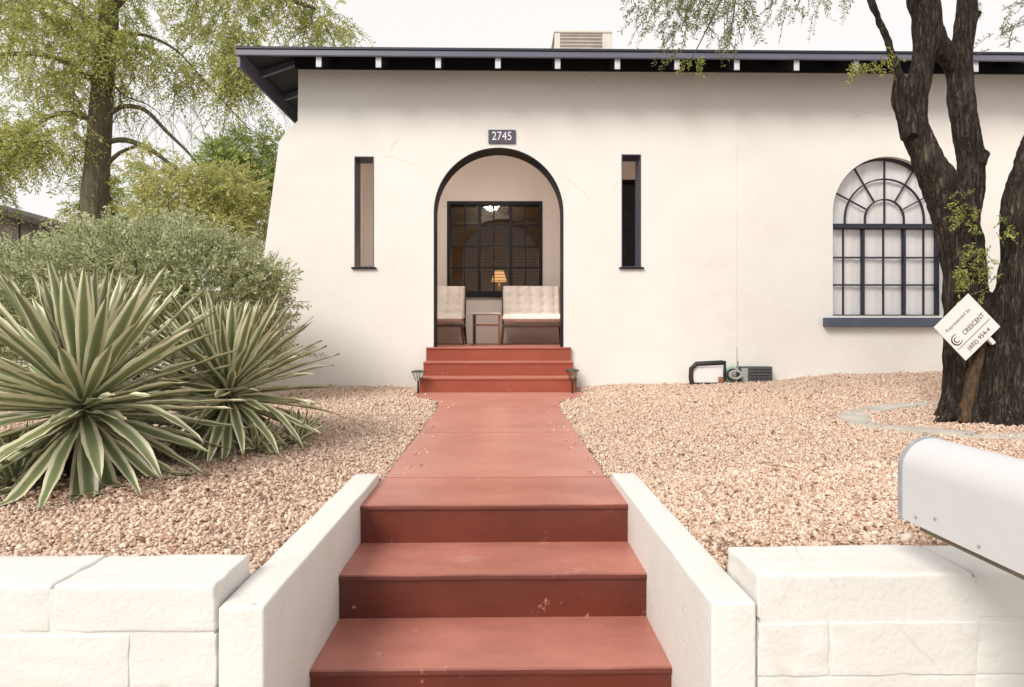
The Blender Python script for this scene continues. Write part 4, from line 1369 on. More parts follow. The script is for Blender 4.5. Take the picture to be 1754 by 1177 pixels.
# ------------------------------------------------------------------ agaves
def agave_leaf(L, Wd, curve, seed, fold=0.32, nl=14, nw=6):
    """one blade along +X with its face up; returns arrays"""
    u = np.linspace(-1, 1, nw + 1)
    t = np.linspace(0, 1, nl + 1)
    prof = np.interp(t, [0, .08, .25, .5, .7, .86, .95, 1], [.62, .60, .80, 1.0, .88, .52, .22, .015])
    ang = -curve * t ** 1.6
    dt = L / nl
    x = np.concatenate([[0], np.cumsum(np.cos(ang[:-1]) * dt)])
    z = np.concatenate([[0], np.cumsum(np.sin(ang[:-1]) * dt)])
    U, T = np.meshgrid(u, np.arange(nl + 1))
    hw = Wd / 2 * prof[T]
    r = np.random.default_rng(seed)
    y = U * hw
    up = fold * np.abs(U) ** 1.3 * hw
    wav = 0.006 * np.sin(T * 0.9 + r.uniform(0, 6)) * np.abs(U) + 0.003 * np.sin(T * 2.1 + r.uniform(0, 6)) * U
    X = x[T] - np.sin(ang[T]) * (up + wav)
    Z = z[T] + np.cos(ang[T]) * (up + wav)
    V = np.stack([X.ravel(), y.ravel(), Z.ravel()], 1)
    thick = 0.010 * (1 - np.abs(U.ravel()) ** 2) * (1 - t[T].ravel() * 0.85)
    Vb = V.copy(); Vb[:, 2] -= thick + 0.0006
    n = len(V)
    i, j = np.meshgrid(np.arange(nw), np.arange(nl))
    a = (j * (nw + 1) + i).ravel()
    f = np.stack([a, a + 1, a + 2 + nw, a + 1 + nw], 1)
    fb = f[:, ::-1] + n
    across = np.abs(np.concatenate([U.ravel(), U.ravel()]))
    along = np.concatenate([t[T].ravel()] * 2)
    return np.concatenate([V, Vb]), np.concatenate([f, fb]), across, along


def agave(cx, cy, rosette_z, n, L, Wd, el_hi, el_lo, label, seed, power=1.0, stem_r=0.07, lscale=None, curve=0.18):
    gz = float(ground_h(cx, cy))
    t = thing('agave', (cx, cy, gz), label, 'agave', None)
    inv = np.array(wmat(t).inverted())
    if rosette_z - gz > 0.1:
        MB().tube([(cx, cy, gz - 0.05), (cx, cy, gz + (rosette_z - gz) * .5), (cx, cy, rosette_z - 0.02)], [stem_r, stem_r * 1.15, stem_r * .7], 10).build('stem', M['bark2'], t)
    r = np.random.default_rng(seed)
    for k in range(n):
        q = (k + 0.5) / n                       # 0 = youngest
        el = math.radians(el_hi + (el_lo - el_hi) * q ** power + r.uniform(-5, 5))
        az = k * 2.39996 + r.uniform(-0.16, 0.16)
        ll = L * (0.72 + 0.28 * min(1, q * 5)) * (1.0 - 0.18 * max(0, q - 0.6) / 0.4) * r.uniform(0.90, 1.08)
        cv = curve * (0.1 + 1.3 * q) * r.uniform(0.3, 1.4) - (0.12 if q < 0.3 else 0.0)
        roll = r.uniform(-0.35, 0.35)
        if q > 0.55 and r.random() < 0.10: cv += r.uniform(0.5, 1.1)
        dry = r.uniform(0.5, 0.95) if (q > 0.82 and r.random() < 0.28) else 0.0
        V, Fc, ac, al = agave_leaf(ll * (0.85 if dry else 1.0), Wd * r.uniform(0.85, 1.12) * (0.6 if dry else 1.0), cv, seed * 100 + k)
        # place: roll about the blade, lift to its elevation, turn to its azimuth, start on the stem
        Mx = Matrix.Translation((cx, cy, rosette_z - (rosette_z - gz) * 0.55 * q)) @ Matrix.Rotation(az, 4, 'Z') @ Matrix.Translation((stem_r * 0.5, 0, 0)) @ Matrix.Rotation(-el, 4, 'Y') @ Matrix.Rotation(roll, 4, 'X')
        A_ = np.array(Mx)
        Vw = V @ A_[:3, :3].T + A_[:3, 3]
        gl = ground_h(Vw[:, 0], Vw[:, 1]) + 0.012
        low = Vw[:, 2] < gl
        Vw[low, 2] = gl[low] + 0.006 * r.random()
        np_mesh('leaf', Vw, Fc, M['agave'], t, {'across': ac, 'along': al, 'rnd': np.full(len(Vw), r.random()), 'dry': np.full(len(Vw), dry)}, smooth=True)
    return t


c = P(143, 655, 2.93)
agave(c.x, 2.93, c.z + 0.01, 185, 0.74, 0.068, 84, -50, 'biggest variegated agave with a full round head of cream edged leaves', 3, power=0.85, curve=0.16)
c = P(392, 630, 3.55)
agave(c.x, 3.55, c.z - 0.03, 150, 0.61, 0.056, 84, -54, 'second variegated agave between the biggest one and the stucco wall', 5, power=0.92, curve=0.25)
c = P(508, 752, 3.58)
agave(c.x, 3.58, c.z + 0.0, 22, 0.23, 0.034, 80, -5, 'small agave offset at the foot of the second agave', 6, stem_r=0.03)
c = P(22, 815, 2.72)
agave(c.x, 2.72, c.z + 0.0, 24, 0.27, 0.04, 80, -8, 'small agave offset growing below the biggest agave', 8, stem_r=0.03)
c = P(440, 768, 3.38)
agave(c.x, 3.38, c.z + 0.02, 20, 0.20, 0.032, 75, -8, 'small dark agave offset in the shade between the two big agaves', 9, stem_r=0.03)


# ------------------------------------------------------------------ foliage
def unit(a):
    return a / np.maximum(1e-9, np.linalg.norm(a, axis=-1, keepdims=True))


def sprays(starts, dirs, L, nleaf, ll, lw, droop, r, splay=0.8):
    """leafy twigs: returns leaf verts/faces/rnd and twig polylines"""
    n = len(starts)
    L = L * r.uniform(0.6, 1.3, n)
    t = np.linspace(0.08, 1.0, nleaf)[None, :, None]
    p = starts[:, None] + dirs[:, None] * (L[:, None, None] * t) + np.array([0, 0, -1.0]) * (droop * L[:, None, None] * t ** 2)
    tang = unit(dirs[:, None] + np.array([0, 0, -2.0]) * droop * t)
    side = unit(np.cross(tang, r.normal(size=(n, 1, 3)) + np.zeros((n, nleaf, 3))))
    sg = np.where(np.arange(nleaf) % 2 == 0, 1.0, -1.0)[None, :, None]
    ld = unit(side * sg * splay + tang * 0.65 + r.normal(size=(n, nleaf, 3)) * 0.35)
    wv = unit(np.cross(ld, unit(np.cross(side, tang) + r.normal(size=(n, nleaf, 3)) * 0.6)))
    wv = unit(np.cross(ld, np.cross(wv, ld)) + 1e-6)
    s = r.uniform(0.65, 1.3, (n, nleaf, 1))
    tip = p + ld * ll * s
    mid = p + ld * ll * s * 0.5
    a, b = mid + wv * lw * s * .5, mid - wv * lw * s * .5
    V = np.stack([p, a, tip, b], 2).reshape(-1, 3)
    nf = n * nleaf
    Fc = (np.arange(nf) * 4)[:, None] + np.array([0, 1, 2, 3])
    rnd = np.clip(np.repeat(r.random(n), nleaf) * 0.55 + r.random(nf) * 0.45, 0, 1)
    tw = p[:, ::max(1, nleaf // 2)]
    tw = np.concatenate([starts[:, None], tw, p[:, -1:]], 1)
    return V, Fc, np.repeat(rnd, 4), tw


def twig_mesh(polys, r0, r1):
    """thin three-sided stems from (n,k,3) polylines"""
    n, k, _ = polys.shape
    rad = np.linspace(r0, r1, k)[None, :, None]
    d = unit(np.gradient(polys, axis=1))
    u = unit(np.cross(d, np.array([0.31, 0.77, 0.55])))
    v = np.cross(d, u)
    ring = [polys + (u * math.cos(a) + v * math.sin(a)) * rad for a in (0, 2.094, 4.189)]
    V = np.stack(ring, 2)                         # n,k,3,3
    idx = np.arange(n * k * 3).reshape(n, k, 3)
    fs_ = []
    for q in range(3):
        q2 = (q + 1) % 3
        fs_.append(np.stack([idx[:, :-1, q], idx[:, :-1, q2], idx[:, 1:, q2], idx[:, 1:, q]], -1).reshape(-1, 4))
    return V.reshape(-1, 3), np.concatenate(fs_)


def ball(n, r, hollow=0.0):
    d = unit(r.normal(size=(n, 3)))
    rad = (hollow ** 3 + (1 - hollow ** 3) * r.random(n)) ** (1 / 3)
    return d * rad[:, None], d


def crown(clumps, name, mats, parent, r, L, nleaf, ll, lw, droop, outward=0.6, twr=(0.004, 0.0015), sub=None):
    """clumps: (px, py, Y, rx_px, ry_px, depth_m, twigs)"""
    Ps, Ds = [], []
    for (px, py, Y, rx, ry, rd, n) in clumps:
        c = np.array(P(px, py, Y))
        k = Y / 1000.0
        # several lumps inside each clump give light and dark masses and gaps
        m = sub or max(3, int(n / 60))
        lc, _ = ball(m, r, 0.35)
        lr = r.uniform(0.22, 0.46, m)
        which = r.integers(0, m, n)
        b, d = ball(n, r, 0.2)
        pos = (lc[which] + b * lr[which][:, None]) * np.array([rx * k, rd, ry * k]) + c
        Ps.append(pos); Ds.append(d)
    pos = np.concatenate(Ps); d = np.concatenate(Ds)
    dirs = unit(d * outward + r.normal(size=d.shape) * 0.5)
    V, Fc, rnd, tw = sprays(pos, dirs, L, nleaf, ll, lw, droop, r)
    np_mesh(name, V, Fc, mats[0], parent, {'rnd': rnd})
    TV, TF = twig_mesh(tw, *twr)
    tag(np_mesh('twigs', TV, TF, mats[1], parent), kind='stuff')


def limb(mb, pts, Y, sides=8):
    """pts: (px, py, width_px[, dY])"""
    P3 = [P(p[0], p[1], Y + (p[3] if len(p) > 3 else 0)) for p in pts]
    # resample smoothly
    n = len(P3)
    rad = [p[2] * Y / 2000.0 for p in pts]
    out, ro = [], []
    for i in range(n - 1):
        p0, p1, p2, p3 = P3[max(i - 1, 0)], P3[i], P3[i + 1], P3[min(i + 2, n - 1)]
        for q in range(5):
            t = q / 5
            out.append(0.5 * ((2 * p1) + (p2 - p0) * t + (2 * p0 - 5 * p1 + 4 * p2 - p3) * t * t + (3 * p1 - p0 - 3 * p2 + p3) * t ** 3))
            ro.append(rad[i] * (1 - t) + rad[i + 1] * t)
    out.append(P3[-1]); ro.append(rad[-1])
    mb.tube(out, ro, sides)


# ---- sage shrub
def sage_bush():
    r = np.random.default_rng(21)
    Yb = 5.4
    base = P(235, 640, Yb)
    gz = float(ground_h(base.x, Yb))
    t = thing('sage_bush', (base.x, Yb, gz), 'wide grey green sage bush behind the agaves', 'bush')
    pos, dirs = [], []
    for (px, py, Y, rx, ry, rd, n) in ((120, 515, 5.35, 170, 88, 0.75, 2400), (270, 500, 5.3, 190, 112, 0.8, 3000), (372, 525, 5.3, 92, 100, 0.6, 1150), (448, 520, 5.3, 50, 60, 0.3, 110),
                                       (-40, 535, 5.4, 150, 80, 0.7, 900), (240, 600, 5.4, 260, 70, 0.6, 900)):
        c_ = np.array(P(px, py, Y)); k = Y / 1000
        b, d = ball(n, r, 0.72)
        lump = 1 + 0.10 * np.sin(d[:, 0] * 9 + px) * np.sin(d[:, 2] * 8) + 0.07 * np.sin(d[:, 0] * 23 + d[:, 1] * 17)
        pos.append(b * lump[:, None] * np.array([rx * k, rd, ry * k]) + c_)
        dirs.append(unit(d + np.array([0, 0, 0.5]) + r.normal(size=d.shape) * 0.45))
    pos = np.concatenate(pos); dirs = np.concatenate(dirs)
    ok = pos[:, 2] > 0.2
    pos, dirs = pos[ok], dirs[ok]
    V, Fc, rnd, tw = sprays(pos, dirs, 0.16, 14, 0.034, 0.016, 0.05, r, splay=0.7)
    np_mesh('foliage', V, Fc, M['leaf_sage'], t, {'rnd': rnd})
    TV, TF = twig_mesh(tw, 0.003, 0.0012)
    tag(np_mesh('twigs', TV, TF, M['twig'], t), kind='stuff')
    for i in range(14):
        a = r.uniform(0, 2 * PI)
        e = Vector((base.x + 1.2 * math.cos(a) * r.uniform(.3, 1), Yb + 0.5 * math.sin(a), gz + r.uniform(0.9, 1.4)))
        b0 = Vector((base.x + 0.25 * math.cos(a), Yb + 0.12 * math.sin(a), gz - 0.03))
        mid = (b0 + e) / 2 + Vector((r.uniform(-.1, .1), r.uniform(-.1, .1), 0.1))
        MB().tube([b0, mid, e], [0.024, 0.016, 0.006], 6).build('stem', M['twig'], t)


sage_bush()


# ---- tree beyond the bush
def back_tree():
    r = np.random.default_rng(33)
    Yt = 9.6
    b = P(160, 560, Yt)
    t = thing('feathery_tree', (b.x, Yt, 0.05), 'tall feathery olive green tree with arching side branches', 'tree')
    mb = MB()
    limb(mb, [(158, 660, 62), (158, 480, 50), (160, 380, 44), (167, 280, 38), (174, 180, 34), (180, 100, 32), (186, 30, 30), (180, -80, 26), (190, -220, 20)], Yt, 10)
    limb(mb, [(186, 195, 9), (215, 182, 7.5), (250, 190, 7), (285, 225, 6), (330, 270, 4), (365, 320, 2.5)], Yt)
    limb(mb, [(184, 243, 10), (215, 240, 9), (255, 255, 8), (285, 276, 6), (318, 300, 4)], Yt)
    limb(mb, [(180, 285, 8), (205, 262, 6), (235, 250, 5)], Yt)
    limb(mb, [(190, 70, 9), (235, 58, 6), (300, 85, 4.5), (360, 150, 3), (430, 225, 1.6)], Yt, 7)
    limb(mb, [(186, 20, 18), (250, -40, 14), (340, -50, 11), (440, -20, 8), (540, 15, 5)], Yt, 7)
    limb(mb, [(172, 150, 14), (120, 110, 10), (60, 92, 8), (-20, 95, 6)], Yt, 7)
    limb(mb, [(168, 215, 12), (130, 195, 9), (85, 200, 7), (30, 240, 5)], Yt, 7)
    limb(mb, [(178, 60, 14), (120, 10, 11), (40, -30, 9), (-60, -40, 6)], Yt, 7)
    limb(mb, [(188, 140, 4), (215, 165, 3), (250, 178, 2), (280, 200, 1.2)], Yt, 5)
    mb.build('trunk', M['bark2'], t, smooth=True)
    cl = [(90, 60, Yt, 190, 110, 1.3, 520), (260, 40, Yt, 170, 90, 1.2, 420), (400, 10, Yt + .2, 190, 70, 1.0, 360), (385, 105, Yt - .2, 75, 68, 0.5, 260), (300, 90, Yt, 120, 70, .8, 200),
          (50, 180, Yt, 130, 110, 1.1, 330), (45, 285, Yt + .2, 130, 90, 1.0, 420), (120, 300, Yt - .3, 75, 100, 0.6, 180), (165, 140, Yt - .3, 60, 120, 0.5, 150), (-60, 120, Yt, 120, 190, 1.2, 300),
          (300, 210, Yt + .3, 180, 90, 0.9, 120), (150, -120, Yt, 330, 110, 2.0, 700), (420, -90, Yt, 200, 60, 1.2, 260), (540, 25, Yt, 50, 45, .4, 50)]
    crown(cl, 'crown', (M['leaf_olive'], M['twig']), t, r, 0.36, 20, 0.070, 0.021, 0.75, outward=0.55, twr=(0.005, 0.002))
    # long bare hanging twigs against the sky
    n = 150
    st = np.array([np.array(P(r.uniform(190, 480), r.uniform(70, 215), Yt + r.uniform(-.4, .6))) for _ in range(n)])
    kk = 6
    tt_ = np.linspace(0, 1, kk)[None, :, None]
    d0 = unit(r.normal(size=(n, 3)) * np.array([1, .5, .3]))
    poly = st[:, None] + d0[:, None] * tt_ * 0.35 + np.array([0, 0, -1.0]) * (tt_ ** 1.5) * r.uniform(0.3, 1.0, (n, 1, 1))
    TV, TF = twig_mesh(poly, 0.005, 0.002)
    tag(np_mesh('twigs', TV, TF, M['twig'], t), kind='stuff')
    V, Fc, rnd, tw = sprays(poly[:, 3], unit(r.normal(size=(n, 3)) + np.array([0, 0, -1.0])), 0.3, 10, 0.05, 0.012, 0.5, r)
    np_mesh('crown', V, Fc, M['leaf_olive'], t, {'rnd': rnd})


back_tree()


def round_shrub(name, label, clumps, mats, Y, stems, seed, L=0.3, nleaf=18, ll=0.06, lw=0.022, droop=0.25):
    r = np.random.default_rng(seed)
    b = P(stems[0][0], 560, Y)
    t = thing(name, (b.x, Y, 0.05), label, 'tree')
    mb = MB()
    for s in stems:
        limb(mb, [(s[0], 650, s[2]), (s[0] + 4, 500, s[2] * .85), (s[1], 400, s[2] * .6), (s[1] + s[3], 300, s[2] * .3)], Y, 7)
    mb.build('trunk', M['bark2'], t, smooth=True)
    crown(clumps, 'crown', mats, t, r, L, nleaf, ll, lw, droop, outward=0.7)


round_shrub('golden_tree', 'small golden green tree behind the sage bush', [(350, 350, 8.8, 100, 75, .8, 620), (305, 315, 9.0, 80, 55, .7, 200), (275, 375, 8.7, 70, 50, .6, 260), (400, 385, 8.6, 70, 60, .5, 380)],
            (M['leaf_yellow'], M['twig']), 8.9, [(330, 320, 16, 20), (300, 260, 12, -20)], 41)
round_shrub('green_tree', 'small bright green tree against the sloping corner of the house', [(420, 300, 10.2, 66, 66, .6, 600), (440, 350, 10.2, 50, 70, .5, 380), (480, 330, 10.4, 60, 90, .6, 300)],
            (M['leaf_green'], M['twig']), 10.2, [(430, 430, 14, 10), (460, 400, 10, 40)], 43)
round_shrub('hedge_tree', 'low green tree growing behind the foot of the feathery tree', [(245, 350, 11.5, 85, 60, .8, 420)],
            (M['leaf_green'], M['twig']), 10.0, [(225, 240, 12, 10), (205, 200, 10, -20)], 47, ll=0.055)

# ------------------------------------------------------------------ neighbouring shed and garden wall beyond the bush
YN = 12.5
e0, e1 = P(-260, 300, YN), P(112, 388, YN)
sh_ = thing('neighbour_shed', ((e0.x + e1.x) / 2, YN + 1.5, 0), 'old grey brown shed with a low sloping roof beyond the bush', 'shed')
MB().prism([(e0.x + .3, 0), (e1.x - 0.25, 0), (e1.x - 0.25, e1.z - 0.02), (e0.x + .3, e0.z + 0.10)], YN + 0.3, YN + 4).build('wall', M['shedwood'], sh_)
MB().prism([(e0.x, e0.z + 0.05), (e1.x, e1.z - 0.12), (e1.x, e1.z), (e0.x, e0.z + 0.18)], YN, YN + 4.3).build('roof', M['shedroof'], sh_)
for q in range(9):
    xx = e0.x + 0.35 + q * (e1.x - e0.x - 0.6) / 8
    zt_ = e0.z + 0.1 + (e1.z - 0.02 - e0.z - 0.1) * (xx - e0.x - .3) / (e1.x - e0.x - .55) - 0.08
    MB().box(xx - 0.03, xx + 0.03, YN + 0.27, YN + 0.298, 0, zt_).build('batten', M['shedwood'], sh_)
gw = MB().box(-11, left[-1][0] - 0.05, 7.25, 7.42, -0.1, 1.62).build('garden_wall', M['stucco'], None, bevel=0.02)
tag(gw, 'white stucco garden wall running behind the sage bush', 'wall')

# ------------------------------------------------------------------ mesquite tree
def mesquite():
    r = np.random.default_rng(55)
    Yt = 4.25
    b = P(1680, 715, Yt)
    gz = float(ground_h(b.x, Yt))
    t = thing('mesquite_tree', (b.x, Yt, gz), 'dark barked mesquite with several leaning trunks inside the concrete ring', 'tree')
    mb = MB()
    limb(mb, [(1652, 740, 118), (1654, 708, 86), (1655, 670, 70), (1654, 620, 66), (1654, 560, 68), (1652, 480, 66), (1646, 420, 68), (1629, 360, 64), (1604, 305, 58), (1580, 255, 46), (1564, 204, 44),
              (1570, 153, 40), (1582, 102, 40), (1588, 64, 48), (1587, 25, 48), (1580, 0, 50), (1572, -40, 44)], Yt, 14)
    limb(mb, [(1578, -10, 40), (1540, -80, 30), (1480, -170, 24), (1400, -250, 18), (1290, -310, 12), (1180, -330, 7)], Yt, 8)
    limb(mb, [(1582, 0, 40), (1606, -90, 30), (1600, -220, 22), (1560, -380, 12)], Yt, 8)
    limb(mb, [(1562, 235, 34), (1550, 195, 32), (1543, 165, 32), (1541, 142, 28), (1540, 128, 18)], Yt - 0.04, 10)      # broken stub
    limb(mb, [(1543, 140, 18), (1534, 112, 17), (1520, 70, 16), (1506, 35, 15), (1490, -5, 15), (1460, -80, 12), (1400, -150, 9), (1320, -170, 6)], Yt - 0.06, 7)
    limb(mb, [(1652, 440, 40), (1657, 390, 38), (1663, 340, 38), (1664, 300, 46), (1660, 250, 43), (1652, 204, 44), (1645, 153, 43), (1642, 102, 44), (1650, 64, 36), (1655, 20, 34), (1658, -30, 34), (1672, -150, 28), (1700, -320, 16)], Yt + 0.03, 12)
    limb(mb, [(1592, 48, 40), (1608, 78, 38), (1628, 104, 36), (1644, 128, 30)], Yt + 0.01, 8)
    limb(mb, [(1678, 282, 26), (1687, 268, 20), (1692, 258, 12)], Yt - 0.04, 8)
    limb(mb, [(1668, 32, 20), (1677, 24, 14), (1682, 18, 8)], Yt + 0.02, 7)
    limb(mb, [(1720, 745, 108), (1720, 712, 82), (1723, 670, 64), (1725, 600, 56), (1730, 540, 60), (1743, 490, 62), (1755, 430, 74), (1762, 350, 80), (1785, 270, 74), (1812, 190, 68), (1850, 80, 60), (1890, -60, 48), (1930, -220, 34), (1950, -380, 18)], Yt - 0.17, 14)
    for (x0, y0, x1, y1, w) in ((1640, 700, 1600, 728, 30), (1660, 705, 1640, 735, 28), (1735, 705, 1772, 728, 34)):
        limb(mb, [(x0, y0, w), (x1, y1, w * .5)], Yt - 0.1, 7)
    raw = mb.build('trunk', M['bark'], t, smooth=True)
    md = raw.modifiers.new('blend', 'REMESH'); md.mode = 'VOXEL'; md.voxel_size = 0.0135
    md2 = raw.modifiers.new('soften', 'SMOOTH'); md2.factor = 0.5; md2.iterations = 4
    bpy.context.view_layer.update()
    dg = bpy.context.evaluated_depsgraph_get()
    me = bpy.data.meshes.new_from_object(raw.evaluated_get(dg))
    raw.modifiers.clear()
    nv = len(me.vertices)
    co = np.empty(nv * 3, np.float32); me.vertices.foreach_get('co', co); co = co.reshape(-1, 3)
    no = np.empty(nv * 3, np.float32); me.vertices.foreach_get('normal', no); no = no.reshape(-1, 3)
    # furrowed bark: ridges run along the limbs
    disp = np.array([mnoise.fractal(Vector((c[0] * 24, c[1] * 24, c[2] * 5)), 1.0, 2.0, 3) * 0.017 + mnoise.noise(Vector(c) * 6) * 0.012 for c in co.tolist()], np.float32)
    hgt = np.clip(co[:, 2] / 3.0, 0, 1)
    co = co + no * (disp * (1.0 - 0.45 * hgt) - 0.007)[:, None]
    me.vertices.foreach_set('co', co.ravel())
    me.update()
    for p_ in me.polygons: p_.use_smooth = True
    me.name = 'trunk'
    me.materials.clear(); me.materials.append(M['bark'])
    old = raw.data
    raw.data = me
    bpy.data.meshes.remove(old)
    # bare split wood on the lower trunk
    sp = MB()
    limb(sp, [(1652, 722, 22), (1657, 690, 20), (1664, 655, 22), (1673, 625, 17), (1681, 600, 10), (1688, 580, 4)], Yt - 0.135, 9)
    sp.build('split_wood', M['rawwood'], t, smooth=True, jitter=0.016)
    # hanging feathery sprays from the limbs over the yard
    def hang(spec, mat_leaf, L, nleaf, ll, lw, droop):
        ps_, ds_ = [], []
        for (px, py, rx, ry, Y, rd, n, dx, dz) in spec:
            c_ = np.array(P(px, py, Y)); k = Y / 1000
            b_, d_ = ball(n, r)
            ps_.append(c_ + b_ * np.array([rx * k, rd, ry * k]))
            ds_.append(unit(np.array([dx, 0, dz]) + r.normal(size=(n, 3)) * 0.5))
        V, Fc, rnd, tw = sprays(np.concatenate(ps_), np.concatenate(ds_), L, nleaf, ll, lw, droop, r, splay=1.0)
        TV, TF = twig_mesh(tw, 0.0028, 0.001)
        return V, Fc, rnd, TV, TF
    specs = [(1180, -10, 90, 45, 3.9, .5, 70, -.5, -.5), (1150, 20, 45, 22, 3.9, .3, 20, -.6, -.6), (1215, 5, 60, 25, 3.9, .3, 28, -.3, -.8), (1255, 28, 25, 22, 3.9, .2, 14, -.2, -1), (1300, -20, 90, 30, 4.0, .4, 40, -.2, -.8),
             (1400, -40, 130, 30, 4.1, .5, 50, 0, -.8), (1190, -120, 170, 80, 4.0, .8, 170, -.3, -.4), (1420, -190, 190, 110, 4.2, .9, 220, 0, -.3), (1640, -190, 200, 110, 4.2, 1., 200, 0, -.2),
             (1850, -150, 170, 120, 4.2, 1., 180, .2, -.3), (1740, 62, 30, 30, 4.3, .2, 10, -.8, -.1), (1760, 20, 30, 30, 4.3, .2, 10, -.6, -.3), (1160, 75, 20, 18, 3.9, .1, 4, -.6, -.7), (1240, 60, 25, 15, 3.9, .1, 6, -.2, -1)]
    V, Fc, rnd, TV, TF = hang(specs, None, 0.15, 22, 0.030, 0.0075, 0.35)
    np_mesh('crown', V, Fc, M['leaf_mesq'], t, {'rnd': rnd})
    tag(np_mesh('twigs', TV, TF, M['twig'], t), kind='stuff')
    # hanging branchlets that carry the sprays into view
    for (xa, ya, xb, yb, xc, yc) in ((1260, -180, 1215, -80, 1165, 55), (1330, -170, 1275, -70, 1250, 70), (1230, -190, 1180, -90, 1120, 25), (1400, -150, 1345, -80, 1320, 15), (1270, -90, 1230, 10, 1185, 100)):
        hb = MB()
        limb(hb, [(xa, ya, 5), (xb, yb, 3.2), (xc, yc, 1.4)], 3.95, 5)
        hb.build('branchlet', M['twig'], t)
    # fresh sprouts: between the trunks, by the stub, on the eave line
    specs = [(1658, 380, 20, 30, 4.06, .05, 12, -.2, .2), (1668, 430, 26, 40, 4.04, .05, 18, -.3, -.1), (1650, 475, 22, 28, 4.05, .05, 12, -.3, -.3), (1685, 470, 16, 40, 4.02, .05, 12, .1, -.3), (1716, 400, 16, 22, 3.98, .05, 7, .5, -.2), (1645, 345, 22, 8, 4.1, .03, 4, -.3, 0),
             (1500, 112, 30, 8, 4.1, .06, 9, -.8, -.1), (1470, 118, 24, 8, 4.1, .06, 5, -.9, -.1), (1535, 108, 18, 14, 4.1, .06, 8, -.1, .1), (1180, 98, 8, 8, 3.9, .05, 4, -.4, -.8), (1196, 102, 6, 8, 3.9, .05, 3, -.2, -1)]
    V, Fc, rnd, TV, TF = hang(specs, None, 0.11, 16, 0.027, 0.0085, 0.3)
    np_mesh('sprouts', V, Fc, M['leaf_sprout'], t, {'rnd': rnd})
    tag(np_mesh('twigs', TV, TF, M['twig'], t), kind='stuff')
    return t


mesquite()

# concrete edging round the tree
rc = P(1705, 720, 4.2)
er = MB()
NE = 64
for i in range(NE):
    a = 2 * PI * i / NE
    w = 0.075 + 0.03 * max(0, -math.cos(a)) + 0.008 * math.sin(a * 5)
    for rr_, dz_ in ((-w, -0.05), (-w, 0.022), (w, 0.024), (w, -0.05)):
        x = rc.x + (1.0 + rr_) * math.cos(a) * 0.98; y = 4.22 + (0.60 + rr_) * math.sin(a)
        z = float(ground_h(x, y)) + dz_ - 0.006 + 0.007 * math.sin(a * 7)
        er.v.append((x, y, z))
for i in range(NE):
    j = (i + 1) % NE
    for q in range(4):
        er.f.append((i * 4 + q, j * 4 + q, j * 4 + (q + 1) % 4, i * 4 + (q + 1) % 4))
o = er.build('tree_ring', M['concrete'], None, smooth=True, bevel=0.008)
tag(o, 'low pale concrete edging ring around the mesquite', 'edging')

# ------------------------------------------------------------------ yard sign on the tree
YSN = 3.985
s_l, s_t, s_b = P(1600, 561, YSN), P(1659, 503, YSN), P(1651, 621, YSN)
ux = (s_t - s_l); wS = ux.length; ux.normalize()
uy = (s_l - s_b); hS = uy.length; uy.normalize()
uz = ux.cross(uy).normalized()
uy = uz.cross(ux)
Bs = Matrix((ux, uy, uz)).transposed().to_4x4()
ctr = s_l + ux * wS / 2 - uy * hS / 2
Bs.translation = ctr
sg = thing('yard_sign', ctr, 'white diamond tilted yard sign with CRESCENT lettering on the mesquite trunk', 'sign')
MB().box(-wS / 2, wS / 2, -hS / 2, hS / 2, -0.006, 0.0, Bs).build('board', M['signboard'], sg)
T0 = lambda x, y: Bs @ Matrix.Translation((x, y, 0.0012))
text_mesh('lettering', 'Represented by', 0.036, M['greyink'], sg, T0(-0.015, hS * 0.25), 0.0006)
text_mesh('lettering', 'CRESCENT', 0.047, M['ink'], sg, T0(0.045, -0.015) @ Matrix.Diagonal((0.86, 1.05, 1, 1)), 0.0006)
text_mesh('lettering', '(602) 954-4', 0.044, M['ink'], sg, T0(0.0, -hS * 0.36), 0.0006)
MB().box(-wS * .46, wS * .46, -hS * 0.225, -hS * 0.205, 0.0002, 0.001, Bs).build('rule_line', M['greyink'], sg)
lg = MB()
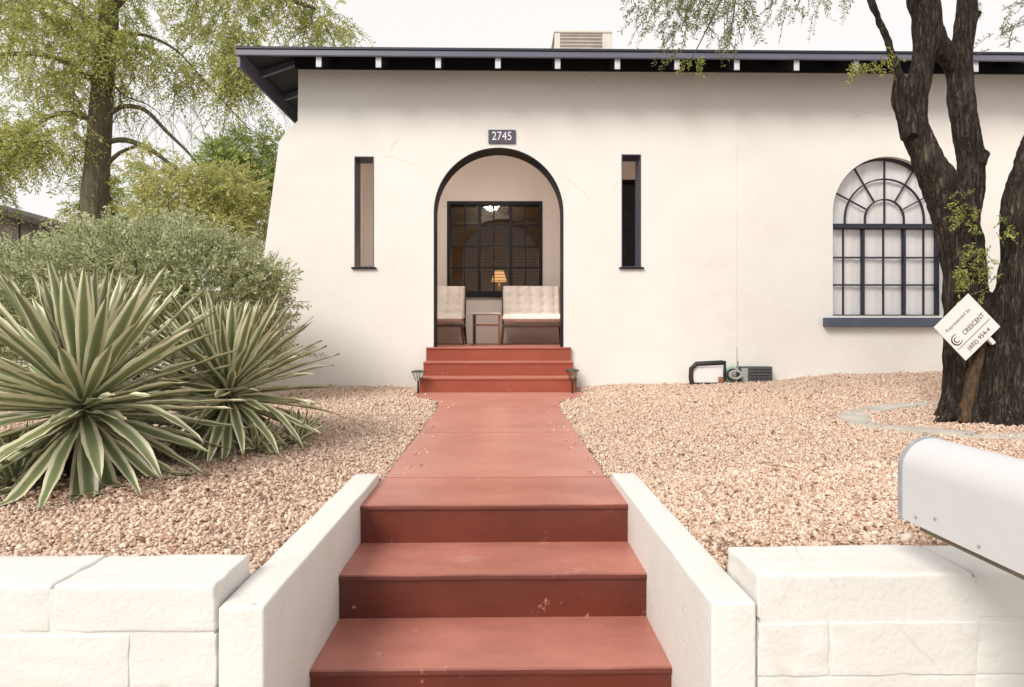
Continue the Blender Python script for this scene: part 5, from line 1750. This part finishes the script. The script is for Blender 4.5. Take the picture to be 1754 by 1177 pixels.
for rad_, a0, a1, th_ in ((0.037, 0.9, 5.6, 0.008), (0.019, 0.9, 5.6, 0.006)):
    n = 20
    base_ = len(lg.v)
    for i in range(n + 1):
        a = a0 + (a1 - a0) * i / n
        tw_ = th_ * (0.45 + 0.9 * math.sin(PI * i / n))
        for q in (rad_ - tw_ / 2, rad_ + tw_ / 2):
            lg.v.append(tuple(Bs @ Vector((-wS * 0.335 + q * math.cos(a), -0.012 + q * math.sin(a), 0.001))))
    for i in range(n):
        lg.f.append((base_ + 2 * i, base_ + 2 * i + 1, base_ + 2 * i + 3, base_ + 2 * i + 2))
lg.build('emblem', M['ink'], sg)
MB().box(0.05, 0.075, -hS / 2 - 0.06, hS / 2 - 0.04, -0.03, -0.0065, Bs).build('stake', M['signboard'], sg)

# ------------------------------------------------------------------ dry leaf litter
def litter():
    r = np.random.default_rng(77)
    pts = []
    for (x, y, sx, sy, n) in ((-1.75, 2.62, .55, .16, 420), (-1.1, 3.15, .4, .2, 120), (1.5, 1.88, .55, .06, 170), (0.82, 1.95, .05, .12, 60), (3.4, 4.1, .6, .4, 160), (-.9, 1.95, .1, .12, 40), (1.6, 3.2, 1.2, 1.0, 120)):
        pts.append(np.stack([r.normal(x, sx, n), r.normal(y, sy, n)], 1))
    p = np.concatenate(pts)
    d = np.abs(p[:, 0] - CX0) - np.interp(p[:, 1], PATH_Y, PATH_W)
    p = p[(p[:, 1] > 1.81) & (d > 0.15) & (p[:, 1] < 6.6)]
    n = len(p)
    c_ = np.stack([p[:, 0], p[:, 1], ground_h(p[:, 0], p[:, 1]) + r.uniform(0.010, 0.02, n)], 1)
    a = r.uniform(0, 2 * PI, n)
    d1 = np.stack([np.cos(a), np.sin(a), r.uniform(-.3, .3, n)], 1)
    d2 = np.stack([-np.sin(a), np.cos(a), r.uniform(-.3, .3, n)], 1)
    s = r.uniform(0.010, 0.022, n)[:, None]
    V = np.stack([c_ - d1 * s, c_ - d2 * s * .4, c_ + d1 * s, c_ + d2 * s * .4], 1).reshape(-1, 3)
    Fc = (np.arange(n) * 4)[:, None] + np.arange(4)
    o = np_mesh('leaf_litter', V, Fc, M['litter'], attrs={'rnd': np.repeat(r.random(n), 4)})
    tag(o, 'dry brown leaf litter lying among the gravel', 'leaf litter', kind='stuff')


litter()
